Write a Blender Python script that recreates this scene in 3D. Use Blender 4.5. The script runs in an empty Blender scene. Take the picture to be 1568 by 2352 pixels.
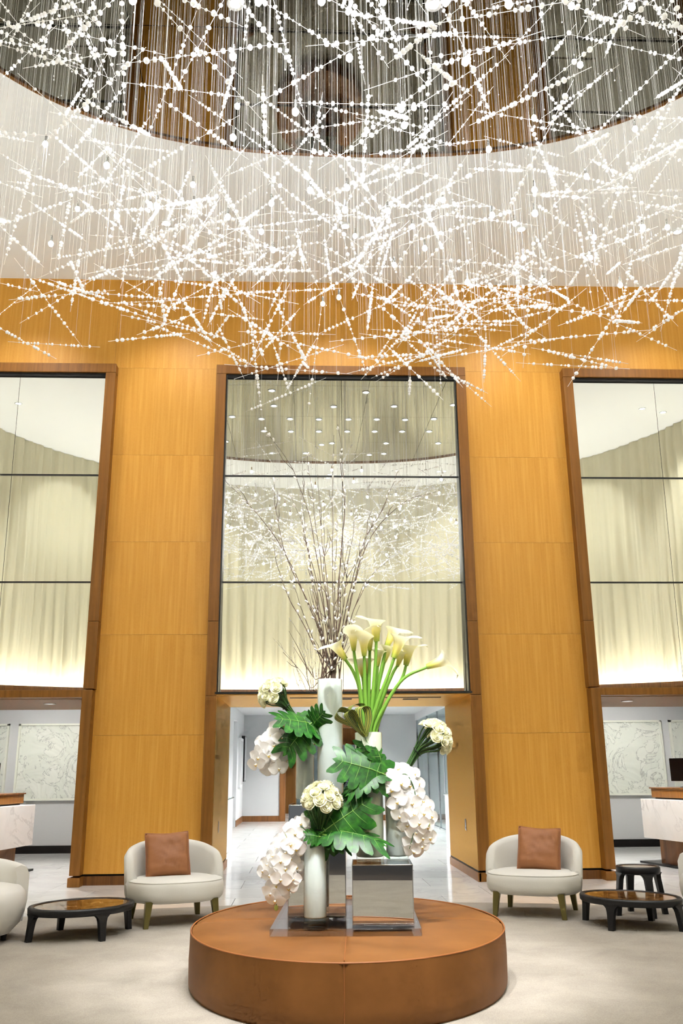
import bpy, bmesh, math, random
from math import sin, cos, pi, radians, sqrt, atan2, hypot
from mathutils import Vector, Matrix, Quaternion, noise

S = bpy.context.scene
C = S.collection

# ------------------------------------------------------------------ camera
CAM_F, CAM_YAW, CAM_PITCH, CAM_ROLL, CAM_H = 2050.0, 0.0415908641, 0.283470591, -0.00789216867, 1.4
def _cam_axes():
    cy, sy, cp, sp = cos(CAM_YAW), sin(CAM_YAW), cos(CAM_PITCH), sin(CAM_PITCH)
    f = Vector((sy*cp, cy*cp, sp)); r = Vector((cy, -sy, 0)); u = r.cross(f)
    c, s = cos(CAM_ROLL), sin(CAM_ROLL)
    return f, c*r + s*u, -s*r + c*u
FWD, RGT, UPV = _cam_axes()
EYE = Vector((0, 0, CAM_H))
cam_data = bpy.data.cameras.new('camera')
cam_data.sensor_fit = 'VERTICAL'; cam_data.sensor_height = 36.0; cam_data.sensor_width = 24.0
cam_data.lens = CAM_F/2352*36.0
cam_data.clip_start = 0.05; cam_data.clip_end = 200
cam = bpy.data.objects.new('camera', cam_data); C.objects.link(cam)
_m = Matrix((RGT, UPV, -FWD)).transposed().to_4x4(); _m.translation = EYE
cam.matrix_world = _m
S.camera = cam
def at(x, y, Y):
    """survey helper: the point of the place seen at photo pixel x, y that stands at distance Y from the lens"""
    d = FWD*CAM_F + RGT*(x-784) + UPV*(1176-y)
    return EYE + d*(Y/d.y)
def at_z(x, y, Z):
    d = FWD*CAM_F + RGT*(x-784) + UPV*(1176-y)
    return EYE + d*((Z-CAM_H)/d.z)
def at_wall(x, y, Ym, Z):
    """point at height Z seen by reflection in the mirrors of the wall at Ym"""
    d = FWD*CAM_F + RGT*(x-784) + UPV*(1176-y); n = Vector((0, -cos(LEAN), -sin(LEAN)))
    p = EYE + d*((Vector((0, Ym, 4.8))-EYE).dot(n)/d.dot(n)); d = d-2*d.dot(n)*n
    return p + d*((Z-p.z)/d.z)
LEAN = radians(1.8)                       # the tall mirrors lean a little into the room

# ------------------------------------------------------------------ world, exposure
W = bpy.data.worlds.new('world'); S.world = W; W.use_nodes = True
_bg = W.node_tree.nodes['Background']
_bg.inputs[0].default_value = (0.93, 0.97, 1.0, 1); _bg.inputs[1].default_value = 0.15
S.view_settings.view_transform = 'Standard'; S.view_settings.look = 'None'
S.view_settings.exposure = 0.0; S.view_settings.gamma = 1.0
S.view_settings.use_curve_mapping = False
cy = S.cycles
cy.use_denoising = True
cy.sample_clamp_indirect = 25.0; cy.sample_clamp_direct = 0.0
cy.use_light_tree = False
cy.max_bounces = 6; cy.diffuse_bounces = 3; cy.glossy_bounces = 4; cy.transmission_bounces = 5; cy.transparent_max_bounces = 8
cy.use_adaptive_sampling = True; cy.adaptive_threshold = 0.1; cy.adaptive_min_samples = 12
cy.caustics_reflective = False; cy.caustics_refractive = False
cy.blur_glossy = 0.5

LIGHT = dict(downlight=330.0, wash=270.0, bulb=260.0, cove=60.0, desk=210.0, hall=800.0, curtain=420.0, display=2500.0)

# ------------------------------------------------------------------ materials
def srgb(r, g, b):
    f = lambda c: (c/255/12.92) if c/255 <= .04045 else ((c/255+.055)/1.055)**2.4
    return (f(r), f(g), f(b), 1)
class NT:
    def __init__(s, name):
        s.m = bpy.data.materials.new(name); s.m.use_nodes = True
        s.t = s.m.node_tree; s.n = s.t.nodes; s.b = s.n['Principled BSDF']; s.out = s.n['Material Output']
    def add(s, typ, **kw):
        n = s.n.new(typ)
        for k, v in kw.items():
            if k.startswith('i_'):
                key = k[2:]; key = int(key) if key.isdigit() else key.replace('_', ' ')
                n.inputs[key].default_value = v
            else: setattr(n, k, v)
        return n
    def link(s, a, b): s.t.links.new(a, b)
    def coords(s, scale=(1,1,1), kind='Object', rot=(0,0,0)):
        tc = s.add('ShaderNodeTexCoord'); mp = s.add('ShaderNodeMapping')
        mp.inputs['Scale'].default_value = scale; mp.inputs['Rotation'].default_value = rot
        s.link(tc.outputs[kind], mp.inputs['Vector']); return mp.outputs[0]
    def noise(s, vec, scale, detail=4, rough=.55, dist=0):
        n = s.add('ShaderNodeTexNoise'); n.inputs['Scale'].default_value = scale
        n.inputs['Detail'].default_value = detail; n.inputs['Roughness'].default_value = rough
        n.inputs['Distortion'].default_value = dist; s.link(vec, n.inputs['Vector']); return n.outputs['Fac']
    def ramp(s, fac, stops):
        r = s.add('ShaderNodeValToRGB'); e = r.color_ramp.elements
        while len(e) < len(stops): e.new(.5)
        for el, (p, c) in zip(e, stops): el.position = p; el.color = c
        s.link(fac, r.inputs[0]); return r.outputs[0]
    def mix(s, fac, a, b, mode='MIX'):
        m = s.add('ShaderNodeMix', data_type='RGBA', blend_type=mode)
        if isinstance(fac, (int, float)): m.inputs[0].default_value = fac
        else: s.link(fac, m.inputs[0])
        for sock, v in ((m.inputs[6], a), (m.inputs[7], b)):
            if isinstance(v, tuple): sock.default_value = v
            else: s.link(v, sock)
        return m.outputs[2]
    def bump(s, h, strength=.2, dist=.01):
        b = s.add('ShaderNodeBump'); b.inputs['Strength'].default_value = strength; b.inputs['Distance'].default_value = dist
        s.link(h, b.inputs['Height']); s.link(b.outputs[0], s.b.inputs['Normal'])
    def base(s, v):
        if isinstance(v, tuple): s.b.inputs['Base Color'].default_value = v
        else: s.link(v, s.b.inputs['Base Color'])
    def set(s, **kw):
        for k, v in kw.items(): s.b.inputs[k.replace('_', ' ')].default_value = v
        return s
M = {}
def simple(name, col, rough=.5, metal=0, **kw):
    t = NT(name); t.base(col); t.set(Roughness=rough, Metallic=metal, **kw); M[name] = t.m; return t
simple('white_paint', srgb(238, 241, 243), .7)
simple('warm_white_paint', srgb(240, 237, 225), .7)
simple('hall_white', srgb(238, 239, 241), .6)
simple('grey_paint', srgb(202, 203, 204), .7)
simple('black_metal', srgb(12, 13, 16), .35)
simple('black_gap', srgb(6, 5, 5), .8)
simple('chrome', srgb(215, 216, 220), .12, 1)
simple('screen_black', srgb(10, 10, 14), .15)
simple('black_base', srgb(14, 10, 9), .3)
simple('navy', srgb(16, 24, 52), .25)
simple('bronze_leg', srgb(128, 120, 72), .32, .75)
simple('red_paint', srgb(176, 40, 58), .4)
simple('dark_floor', srgb(92, 80, 68), .35)
simple('stem_green', srgb(58, 92, 44), .45)
simple('stem_brown', srgb(70, 52, 34), .6)
simple('calla_stem', srgb(118, 168, 62), .4)
simple('leaf_back', srgb(70, 96, 40), .5)
simple('leaf_rib', srgb(130, 176, 84), .4)
simple('stripe_yellow', srgb(196, 190, 70), .4)
simple('stripe_green', srgb(66, 88, 48), .4)
simple('bud_green', srgb(190, 205, 110), .5)
simple('lip_yellow', srgb(232, 196, 84), .5)
simple('catkin', srgb(235, 233, 228), .7)
simple('palm_green', srgb(26, 58, 34), .45)
simple('piping', srgb(150, 92, 58), .5)
simple('seam', srgb(140, 82, 34), .55)
simple('wire', srgb(208, 208, 206), .3, 0)
simple('slot_dark', srgb(30, 20, 12), .5)
t = simple('petal_white', srgb(252, 251, 250), .5, 0); t.set(Subsurface_Weight=0.0)
def translucent(name, col, tcol, k=.35, rough=.5):
    t = NT(name); t.base(col); t.set(Roughness=rough)
    tr = t.add('ShaderNodeBsdfTranslucent'); tr.inputs[0].default_value = tcol
    mx = t.add('ShaderNodeMixShader'); mx.inputs[0].default_value = k
    t.link(t.b.outputs[0], mx.inputs[1]); t.link(tr.outputs[0], mx.inputs[2]); t.link(mx.outputs[0], t.out.inputs[0])
    M[name] = t.m; return t
translucent('orchid_petal', srgb(254, 253, 253), srgb(255, 252, 250), .22)
translucent('crystal', srgb(255, 255, 255), srgb(255, 255, 255), .5, .08).set(Specular_IOR_Level=.8)
# rose petals: cream, a little greener toward the calyx; the ramp also paints in crease shade
t = translucent('rose_petal', srgb(250, 247, 222), srgb(250, 248, 205), .35)
v = t.coords(); sx = t.add('ShaderNodeSeparateXYZ'); t.link(v, sx.inputs[0])
t.base(t.ramp(sx.outputs[2], [(0.0, srgb(232, 236, 180)), (.35, srgb(250, 248, 222)), (1, srgb(254, 253, 244))]))
# calla spathe: green-yellow throat to white rim
t = translucent('calla_petal', srgb(250, 248, 225), srgb(252, 248, 200), .3)
v = t.coords(); sx = t.add('ShaderNodeSeparateXYZ'); t.link(v, sx.inputs[0])
t.base(t.ramp(sx.outputs[2], [(0.0, srgb(150, 186, 62)), (.18, srgb(222, 222, 100)), (.38, srgb(248, 240, 158)), (.64, srgb(254, 253, 244))]))
# leaves
t = NT('monstera'); v = t.coords((1, 1, 1))
t.base(t.ramp(t.noise(v, 6, 3), [(.3, srgb(14, 52, 18)), (.55, srgb(34, 94, 24)), (.8, srgb(70, 132, 30))]))
t.set(Roughness=.42, Specular_IOR_Level=.35, Coat_Weight=.06, Coat_Roughness=.2); M['monstera'] = t.m
# willow bark
t = NT('bark'); v = t.coords((30, 30, 8)); t.base(t.ramp(t.noise(v, 2), [(.3, srgb(52, 38, 30)), (.7, srgb(106, 84, 70))])); t.set(Roughness=.65); M['bark'] = t.m
# figured golden veneer
def veneer(name, dark, mid, light, fig=.5, rough=.42):
    t = NT(name); v = t.coords((1, 1, 1))
    vs = t.coords((5.0, 5.0, .16)); g = t.noise(vs, 5, 6, .6, .3)
    base = t.ramp(g, [(.3, dark), (.5, mid), (.72, light)])
    vf = t.coords((38, 38, 22)); fg = t.noise(vf, 1.6, 3, .5, 1.2)
    vb = t.coords((1.6, 1.6, .4)); bl = t.noise(vb, 1.5, 2)
    fm = t.ramp(fg, [(.42, (0, 0, 0, 1)), (.62, (1, 1, 1, 1))])
    k = t.add('ShaderNodeMath', operation='MULTIPLY'); t.link(fm, k.inputs[0]); t.link(bl, k.inputs[1])
    k2 = t.add('ShaderNodeMath', operation='MULTIPLY'); t.link(k.outputs[0], k2.inputs[0]); k2.inputs[1].default_value = fig
    col = t.mix(k2.outputs[0], base, light)
    oi = t.add('ShaderNodeObjectInfo'); hv = t.add('ShaderNodeHueSaturation')
    mr = t.add('ShaderNodeMapRange'); t.link(oi.outputs['Random'], mr.inputs[0]); mr.inputs[3].default_value = .98; mr.inputs[4].default_value = 1.02
    t.link(mr.outputs[0], hv.inputs['Value']); t.link(col, hv.inputs['Color'])
    t.base(hv.outputs[0]); t.set(Roughness=rough, Specular_IOR_Level=.35); t.bump(fg, .06, .004); M[name] = t.m
veneer('veneer', srgb(200, 140, 50), srgb(208, 149, 58), srgb(218, 162, 72))
veneer('frame_wood', srgb(116, 72, 20), srgb(130, 83, 27), srgb(144, 95, 36), .2, .42)
veneer('dark_wood', srgb(86, 52, 20), srgb(110, 68, 28), srgb(134, 88, 40), .2, .4)
# brushed bronze-gold metal of the passage reveals
t = NT('brushed_gold'); v = t.coords((2, 2, 60)); t.base(t.ramp(t.noise(v, 8, 4), [(.3, srgb(160, 122, 68)), (.7, srgb(176, 138, 82))])); t.set(Roughness=.36, Metallic=1.0, Specular_Tint=(.86, .70, .46, 1)); M['brushed_gold'] = t.m
# marble
def marble(name, c0, c1, vein, vs=1.2, vw=.04, rough=.12):
    t = NT(name); v = t.coords((1, 1, 1), 'Object')
    oi = t.add('ShaderNodeObjectInfo'); add = t.add('ShaderNodeVectorMath', operation='ADD')
    sc = t.add('ShaderNodeVectorMath', operation='SCALE'); t.link(oi.outputs['Location'], sc.inputs[0]); sc.inputs['Scale'].default_value = 1.7
    t.link(v, add.inputs[0]); t.link(sc.outputs[0], add.inputs[1]); v = add.outputs[0]
    soft = t.ramp(t.noise(v, 1.1*vs, 5, .6, .6), [(.3, c0), (.7, c1)])
    n2 = t.noise(v, vs, 6, .62, 1.6)
    ve = t.ramp(n2, [(.5-vw, (0, 0, 0, 1)), (.5, (1, 1, 1, 1)), (.5+vw, (0, 0, 0, 1))])
    msk = t.ramp(t.noise(v, .8*vs, 2), [(.45, (0, 0, 0, 1)), (.7, (.7, .7, .7, 1))])
    mm = t.add('ShaderNodeMath', operation='MULTIPLY'); t.link(ve, mm.inputs[0]); t.link(msk, mm.inputs[1])
    t.base(t.mix(mm.outputs[0], soft, vein)); t.set(Roughness=rough); M[name] = t.m
marble('floor_marble', srgb(226, 225, 223), srgb(244, 243, 240), srgb(198, 198, 198), 1.3, .03, .1)
marble('desk_marble', srgb(226, 224, 220), srgb(244, 242, 238), srgb(140, 136, 132), 1.0, .025, .2)
t = NT('brown_marble'); v = t.coords((1, 1, 1)); n = t.noise(v, 11, 8, .7, 1.2)
t.base(t.ramp(n, [(.36, srgb(30, 16, 8)), (.5, srgb(104, 64, 26)), (.62, srgb(172, 126, 66)), (.74, srgb(226, 206, 170))])); t.set(Roughness=.10, Specular_IOR_Level=.3); M['brown_marble'] = t.m
# mirrors
t = NT('mirror'); t.base((.86, .87, .84, 1)); t.set(Metallic=1, Roughness=.0); M['mirror'] = t.m
t = NT('mirror_box'); t.base((.82, .83, .83, 1)); t.set(Metallic=1, Roughness=.01); M['mirror_box'] = t.m
t = NT('ceiling_mirror'); t.set(Metallic=1, Roughness=.015); M['ceiling_mirror'] = t.m   # dark lacquered mirror: reflects more at a glancing angle
lw = t.add('ShaderNodeLayerWeight'); lw.inputs[0].default_value = .5
t.base(t.ramp(lw.outputs['Facing'], [(0, (.12, .115, .09, 1)), (.3, (.16, .15, .115, 1)), (.72, (.72, .70, .62, 1)), (1, (.9, .9, .9, 1))]))
# rug
t = NT('rug'); v = t.coords((1, 1, 1)); a = t.noise(v, 2.2, 4, .6, .4); b = t.noise(v, 160, 3, .7)
c = t.ramp(a, [(.3, srgb(154, 146, 135)), (.7, srgb(182, 174, 162))]); d = t.ramp(b, [(.3, srgb(132, 125, 115)), (.7, srgb(200, 192, 180))])
t.base(t.mix(.4, c, d)); t.set(Roughness=.95, Specular_IOR_Level=.1); t.bump(b, .5, .012); M['rug'] = t.m
# leather
def leather(name, c0, c1, rough=.38):
    t = NT(name); v = t.coords(); t.base(t.ramp(t.noise(v, 3, 4), [(.3, c0), (.7, c1)])); t.set(Roughness=rough, Specular_IOR_Level=.25)
    t.bump(t.noise(v, 180, 2), .08, .003); M[name] = t.m
leather('tan_leather', srgb(112, 70, 30), srgb(127, 82, 39), .55)
leather('pillow_leather', srgb(148, 96, 60), srgb(166, 112, 74), .42)
# linen
t = NT('linen'); v = t.coords((1, 1, 1)); va = t.coords((260, 260, 24)); vb = t.coords((26, 26, 300)); n1 = t.noise(va, 1, 2); n2 = t.noise(vb, 1, 2)
mm = t.add('ShaderNodeMath', operation='ADD'); t.link(n1, mm.inputs[0]); t.link(n2, mm.inputs[1])
t.base(t.ramp(mm.outputs[0], [(.35, srgb(176, 173, 166)), (.65, srgb(214, 211, 204))])); t.set(Roughness=.9); t.bump(mm.outputs[0], .2, .003); M['linen'] = t.m
simple('white_hide', srgb(226, 223, 218), .55)
# black stained wood
t = NT('black_wood'); v = t.coords((60, 60, 4)); n = t.noise(v, 2, 4); t.base(t.ramp(n, [(.4, srgb(9, 9, 12)), (.8, srgb(24, 23, 27))])); t.set(Roughness=.4); t.bump(n, .2, .002); M['black_wood'] = t.m
# curtain
translucent('curtain', srgb(226, 221, 194), srgb(226, 220, 190), .25, .8)
# glass
def glass(name, col, rough=0, ior=1.45):
    t = NT(name); t.base(col); t.set(Roughness=rough, Transmission_Weight=1.0, IOR=ior); M[name] = t.m
def thin(name, col, ior=1.45):
    t = NT(name); tr = t.add('ShaderNodeBsdfTransparent'); tr.inputs[0].default_value = col
    gl = t.add('ShaderNodeBsdfGlossy'); gl.inputs['Roughness'].default_value = .02; lw = t.add('ShaderNodeLayerWeight'); pw = t.add('ShaderNodeMath', operation='POWER'); t.link(lw.outputs['Facing'], pw.inputs[0]); pw.inputs[1].default_value = 4.0; fr = t.add('ShaderNodeMapRange'); t.link(pw.outputs[0], fr.inputs[0]); fr.inputs[3].default_value = .05; fr.inputs[4].default_value = .75
    mx = t.add('ShaderNodeMixShader'); t.link(fr.outputs[0], mx.inputs[0]); t.link(tr.outputs[0], mx.inputs[1]); t.link(gl.outputs[0], mx.inputs[2]); t.link(mx.outputs[0], t.out.inputs[0]); M[name] = t.m
thin('clear_glass', (.93, .97, .95, 1)); thin('acrylic', (.93, .93, .95, 1), 1.5); thin('pane_glass', (.86, .95, .95, 1))
t = NT('vase_white'); t.base(srgb(238, 243, 247)); t.set(Roughness=.12, Coat_Weight=.5, Coat_Roughness=.05); M['vase_white'] = t.m
t = NT('vase_pale_green'); t.base(srgb(222, 228, 208)); t.set(Roughness=.12, Coat_Weight=.5, Coat_Roughness=.05); M['vase_pale_green'] = t.m
# artwork paper
t = NT('art_relief'); v = t.coords((1, 1, 1)); n = t.noise(v, 1.6, 6, .6, 2.2)
t.base(t.ramp(n, [(.484, srgb(222, 226, 216)), (.5, srgb(168, 172, 166)), (.516, srgb(226, 229, 220))])); t.set(Roughness=.7); M['art_relief'] = t.m
simple('art_frame', srgb(232, 234, 222), .5)
# emitters
def emit(name, col, k):
    t = NT(name); t.base((0, 0, 0, 1)); t.set(Emission_Color=col, Emission_Strength=k); M[name] = t.m
emit('bulb_glow', (.98, .99, 1, 1), LIGHT['bulb']); emit('led_strip', (1, .98, .92, 1), 30.0); M['led_strip'].cycles.emission_sampling = 'NONE'
emit('downlight_glow', (1, .95, .86, 1), 25.0); M['downlight_glow'].cycles.emission_sampling = 'NONE'

# ------------------------------------------------------------------ mesh helpers
class MB:
    def __init__(s): s.v = []; s.f = []; s.mi = []; s.cur = 0
    def quadgrid(s, rows, close_u=False, close_v=False, flip=False):
        """rows: list of lists of points"""
        o = len(s.v); nr = len(rows); nc = len(rows[0])
        for r in rows: s.v += [tuple(p) for p in r]
        for i in range(nr if close_v else nr-1):
            for j in range(nc if close_u else nc-1):
                a = o+i*nc+j; b = o+i*nc+(j+1) % nc; c = o+((i+1) % nr)*nc+(j+1) % nc; d = o+((i+1) % nr)*nc+j
                s.f.append((a, d, c, b) if flip else (a, b, c, d)); s.mi.append(s.cur)
        return s
    def box(s, x0, x1, y0, y1, z0, z1):
        o = len(s.v)
        s.v += [(x0,y0,z0),(x1,y0,z0),(x1,y1,z0),(x0,y1,z0),(x0,y0,z1),(x1,y0,z1),(x1,y1,z1),(x0,y1,z1)]
        for q in ((3,2,1,0),(4,5,6,7),(0,1,5,4),(1,2,6,5),(2,3,7,6),(3,0,4,7)): s.f.append(tuple(o+k for k in q)); s.mi.append(s.cur)
        return s
    def face(s, pts):
        o = len(s.v); s.v += [tuple(p) for p in pts]; s.f.append(tuple(range(o, o+len(pts)))); s.mi.append(s.cur); return s
    def lathe(s, prof, n=24, c=(0,0,0), sx=1, sy=1, cap=True):
        rows = [[(c[0]+r*sx*cos(2*pi*k/n), c[1]+r*sy*sin(2*pi*k/n), c[2]+z) for k in range(n)] for r, z in prof]
        s.quadgrid(rows, close_u=True)
        if cap:
            s.face(list(reversed(rows[0]))); s.face(rows[-1])
        return s
    def tube(s, pts, rad, n=6, caps=True):
        pts = [Vector(p) for p in pts]; m = len(pts)
        rads = rad if isinstance(rad, (list, tuple)) else [rad]*m
        t0 = (pts[1]-pts[0]).normalized(); ref = Vector((0,0,1)) if abs(t0.z) < .9 else Vector((1,0,0))
        a = t0.cross(ref).normalized(); rows = []
        for i in range(m):
            t = (pts[min(i+1, m-1)]-pts[max(i-1, 0)]).normalized()
            a = (a - t*a.dot(t)).normalized(); b = t.cross(a)
            rows.append([pts[i]+(a*cos(2*pi*k/n)+b*sin(2*pi*k/n))*rads[i] for k in range(n)])
        s.quadgrid(rows, close_u=True)
        if caps: s.face(list(reversed(rows[0]))); s.face(rows[-1])
        return s
    def blob(s, c, rx, ry, rz, nu=8, nv=5, axis=None):
        """ellipsoid, poles on local z"""
        c = Vector(c); q = Vector((0,0,1)).rotation_difference(Vector(axis)) if axis is not None else None
        def P(x, y, z):
            p = Vector((x, y, z));
            if q: p = q @ p
            return tuple(c+p)
        o = len(s.v); s.v.append(P(0, 0, -rz))
        for i in range(1, nv):
            th = -pi/2+pi*i/nv
            for k in range(nu): s.v.append(P(rx*cos(th)*cos(2*pi*k/nu), ry*cos(th)*sin(2*pi*k/nu), rz*sin(th)))
        s.v.append(P(0, 0, rz)); top = len(s.v)-1
        for k in range(nu):
            s.f.append((o, o+1+(k+1) % nu, o+1+k)); s.mi.append(s.cur)
            for i in range(nv-2):
                a = o+1+i*nu
                s.f.append((a+k, a+(k+1) % nu, a+nu+(k+1) % nu, a+nu+k)); s.mi.append(s.cur)
            a = o+1+(nv-2)*nu; s.f.append((a+k, a+(k+1) % nu, top)); s.mi.append(s.cur)
        return s
    def mesh(s, name, mats, smooth=True):
        me = bpy.data.meshes.new(name); me.from_pydata([tuple(p) for p in s.v], [], s.f)
        for m in (mats if isinstance(mats, (list, tuple)) else [mats]): me.materials.append(M[m])
        if isinstance(mats, (list, tuple)) and len(mats) > 1: me.polygons.foreach_set('material_index', s.mi)
        me.polygons.foreach_set('use_smooth', [smooth]*len(me.polygons)); me.update(); return me
    def build(s, name, mat, parent=None, smooth=False, loc=None, rotz=0):
        return put(name, s.mesh(name, mat, smooth), parent, loc, rotz)
def put(name, me, parent=None, loc=None, rotz=0):
    o = bpy.data.objects.new(name, me); C.objects.link(o)
    if loc is not None: o.location = loc
    if rotz: o.rotation_euler = (0, 0, rotz)
    if parent: o.parent = parent
    return o
def tag(o, label=None, cat=None, group=None, kind=None):
    if label: o['label'] = label
    if cat: o['category'] = cat
    if group: o['group'] = group
    if kind: o['kind'] = kind
    return o
def thing(name, label, cat, loc=(0,0,0), rotz=0, group=None):
    o = bpy.data.objects.new(name, None); C.objects.link(o); o.location = loc; o.rotation_euler = (0, 0, rotz); o.empty_display_size = .1
    return tag(o, label, cat, group)
def struct(o): o['kind'] = 'structure'; return o
def sempty(name, loc=(0,0,0)):
    o = bpy.data.objects.new(name, None); C.objects.link(o); o.location = loc; o.empty_display_size = .1; return struct(o)
def bevel(o, w=.01, seg=2):
    m = o.modifiers.new('bevel', 'BEVEL'); m.width = w; m.segments = seg; m.limit_method = 'ANGLE'; return o
def spline(pts, n=8):
    """Catmull-Rom through the points"""
    P = [Vector(p) for p in pts]; P = [P[0]*2-P[1]]+P+[P[-1]*2-P[-2]]; out = []
    for i in range(1, len(P)-2):
        a, b, c, d = P[i-1:i+3]
        for k in range(n):
            t = k/n; out.append(.5*((2*b)+(c-a)*t+(2*a-5*b+4*c-d)*t*t+(3*b-a-3*c+d)*t**3))
    out.append(P[-2]); return out
def orient(o, loc, direction, scale=1, roll=0):
    q = Vector((0,0,1)).rotation_difference(Vector(direction).normalized()) @ Quaternion((0,0,1), roll)
    o.rotation_mode = 'QUATERNION'; o.rotation_quaternion = q; o.location = loc
    o.scale = (scale,)*3 if isinstance(scale, (int, float)) else scale; return o
def spot(name, loc, target, watts, angle, radius=.06, blend=.6, col=(1, .995, .985)):
    d = bpy.data.lights.new(name, 'SPOT'); d.energy = watts; d.spot_size = radians(angle); d.spot_blend = blend; d.shadow_soft_size = radius; d.color = col
    o = bpy.data.objects.new(name, d); C.objects.link(o); o.location = loc
    o.rotation_euler = (Vector(target)-Vector(loc)).to_track_quat('-Z', 'Y').to_euler(); return o
def arealight(name, loc, sx, sy, watts, target=None, col=(1, .98, .95)):
    d = bpy.data.lights.new(name, 'AREA'); d.shape = 'RECTANGLE'; d.size = sx; d.size_y = sy; d.energy = watts; d.color = col
    o = bpy.data.objects.new(name, d); C.objects.link(o); o.location = loc
    if target is not None: o.rotation_euler = (Vector(target)-Vector(loc)).to_track_quat('-Z', 'Y').to_euler()
    return o
# ================================================================== THE SETTING
XC = .54                                   # middle of the panelled wall
ZC = 8.93                                  # plaster ceiling
YW = 12.70                                 # face of the panelled wall
YF = 12.54                                 # face of the wooden frames
YB = 14.90                                 # rear of the wall
HX, HY, HA, HB = .53, 5.68, 4.75, 3.97     # oval opening in the ceiling
KX, KY, KR = .64, 7.21, 8.41              # curved curtain wall

# ---- floor
floor = struct(MB().box(-12, 13, -10, 36, -.12, -.012).build('floor', 'dark_floor'))
tile_me = MB().box(-.597, .597, -.447, .447, -.012, 0).mesh('tile', 'floor_marble', False)
def tiles(x0, x1, y0, y1, keep=lambda x, y: True):
    r = 0; y = y0+.45
    while y < y1:
        x = x0+.6-(.6 if r % 2 else 0)
        while x-.6 < x1:
            if keep(x, y):
                put('tile', tile_me, floor, (x, y, 0))
            x += 1.2
        y += .9; r += 1
tiles(-5.6, 6.8, 8.55, 17.55, lambda x, y: y > 9.2 or abs(x-.5) > 2.5)
tiles(-1.9, 3.4, 17.55, 28.2)
struct(MB().box(-12, 13, 1.8, 8.5, -.012, -.001).box(-12, -5.6, 8.5, 17.9, -.012, -.001).box(6.85, 13, 8.5, 17.9, -.012, -.001).box(3.4, 9, 17.6, 29, -.012, -.001).box(-12, -1.95, 17.6, 29, -.012, -.001).box(-2, 4, 28.3, 36, -.012, -.001).build('floor', 'floor_marble', floor))
floor.children[-1].name = 'outer_paving'

# ---- rug
m = MB(); n = 128
ring = [(6.7*cos(2*pi*k/n), 5.35*sin(2*pi*k/n)) for k in range(n)]
m.face([(x, y, .016) for x, y in ring]); m.quadgrid([[(x*1.0005, y*1.0005, 0) for x, y in ring], [(x, y, .016) for x, y in ring]], close_u=True)
tag(m.build('area_rug', 'rug', None, False, (.45, 5.3, .0005)), 'large round mottled beige carpet under the leather ottoman and the armchairs', 'rug')
RUGZ = .017

# ---- panelled wall: core, veneer panels, skirting
LX0, LX1 = -5.62, -3.04                    # left opening
CX0, CX1 = XC-1.76, XC+1.76                # middle opening
RX0, RX1 = 2*XC-LX1, 2*XC-LX0              # right opening
ZP = 2.42                                  # head of the doorways
m = MB()
ya, yb = YW+.02, YB
m.box(-9.2, 10.3, YW+.02, YB, 7.26, 9.3)                 # above the mirrors
for a, b in ((-9.2, LX0), (LX1, CX0), (CX1, RX0), (RX1, 10.3)): m.box(a, b, ya, yb, -.01, 7.26)
for a, b in ((LX0, LX1), (CX0, CX1), (RX0, RX1)): m.box(a, b, YW+.14, yb, ZP+.03, 7.26)
wall_back = struct(m.build('wall_back', 'black_gap'))
ZJ = [.135, 1.905, 3.285, 4.64, 5.98, 7.40]
def panel(x0, x1, z0, z1, y=YW):
    g = .0013
    me = MB().box(-(x1-x0)/2+g, (x1-x0)/2-g, 0, .03, -(z1-z0)/2+g, (z1-z0)/2-g).mesh('veneer_panel', 'veneer', False)
    return put('veneer_panel', me, wall_back, ((x0+x1)/2, y, (z0+z1)/2))
PIERS = [(-9.2, LX0-.14), (-2.93, -1.36), (2*XC+1.36, 2*XC+2.93), (RX1+.14, 10.3)]
for x0, x1 in PIERS:
    for z0, z1 in zip(ZJ[:-1], ZJ[1:]): panel(x0, x1, z0, z1)
    put('skirting', MB().box(x0+.0, x1, YW-.012, YW+.02, 0, .112).mesh('skirting', 'dark_wood', False), wall_back)
for x0, x1 in ((-9.2, -5.9), (-5.9, -2.95), (-2.95, XC), (XC, 2*XC+2.95), (2*XC+2.95, 7.0), (7.0, 10.3)): panel(x0, x1, 7.40, ZC)

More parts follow.
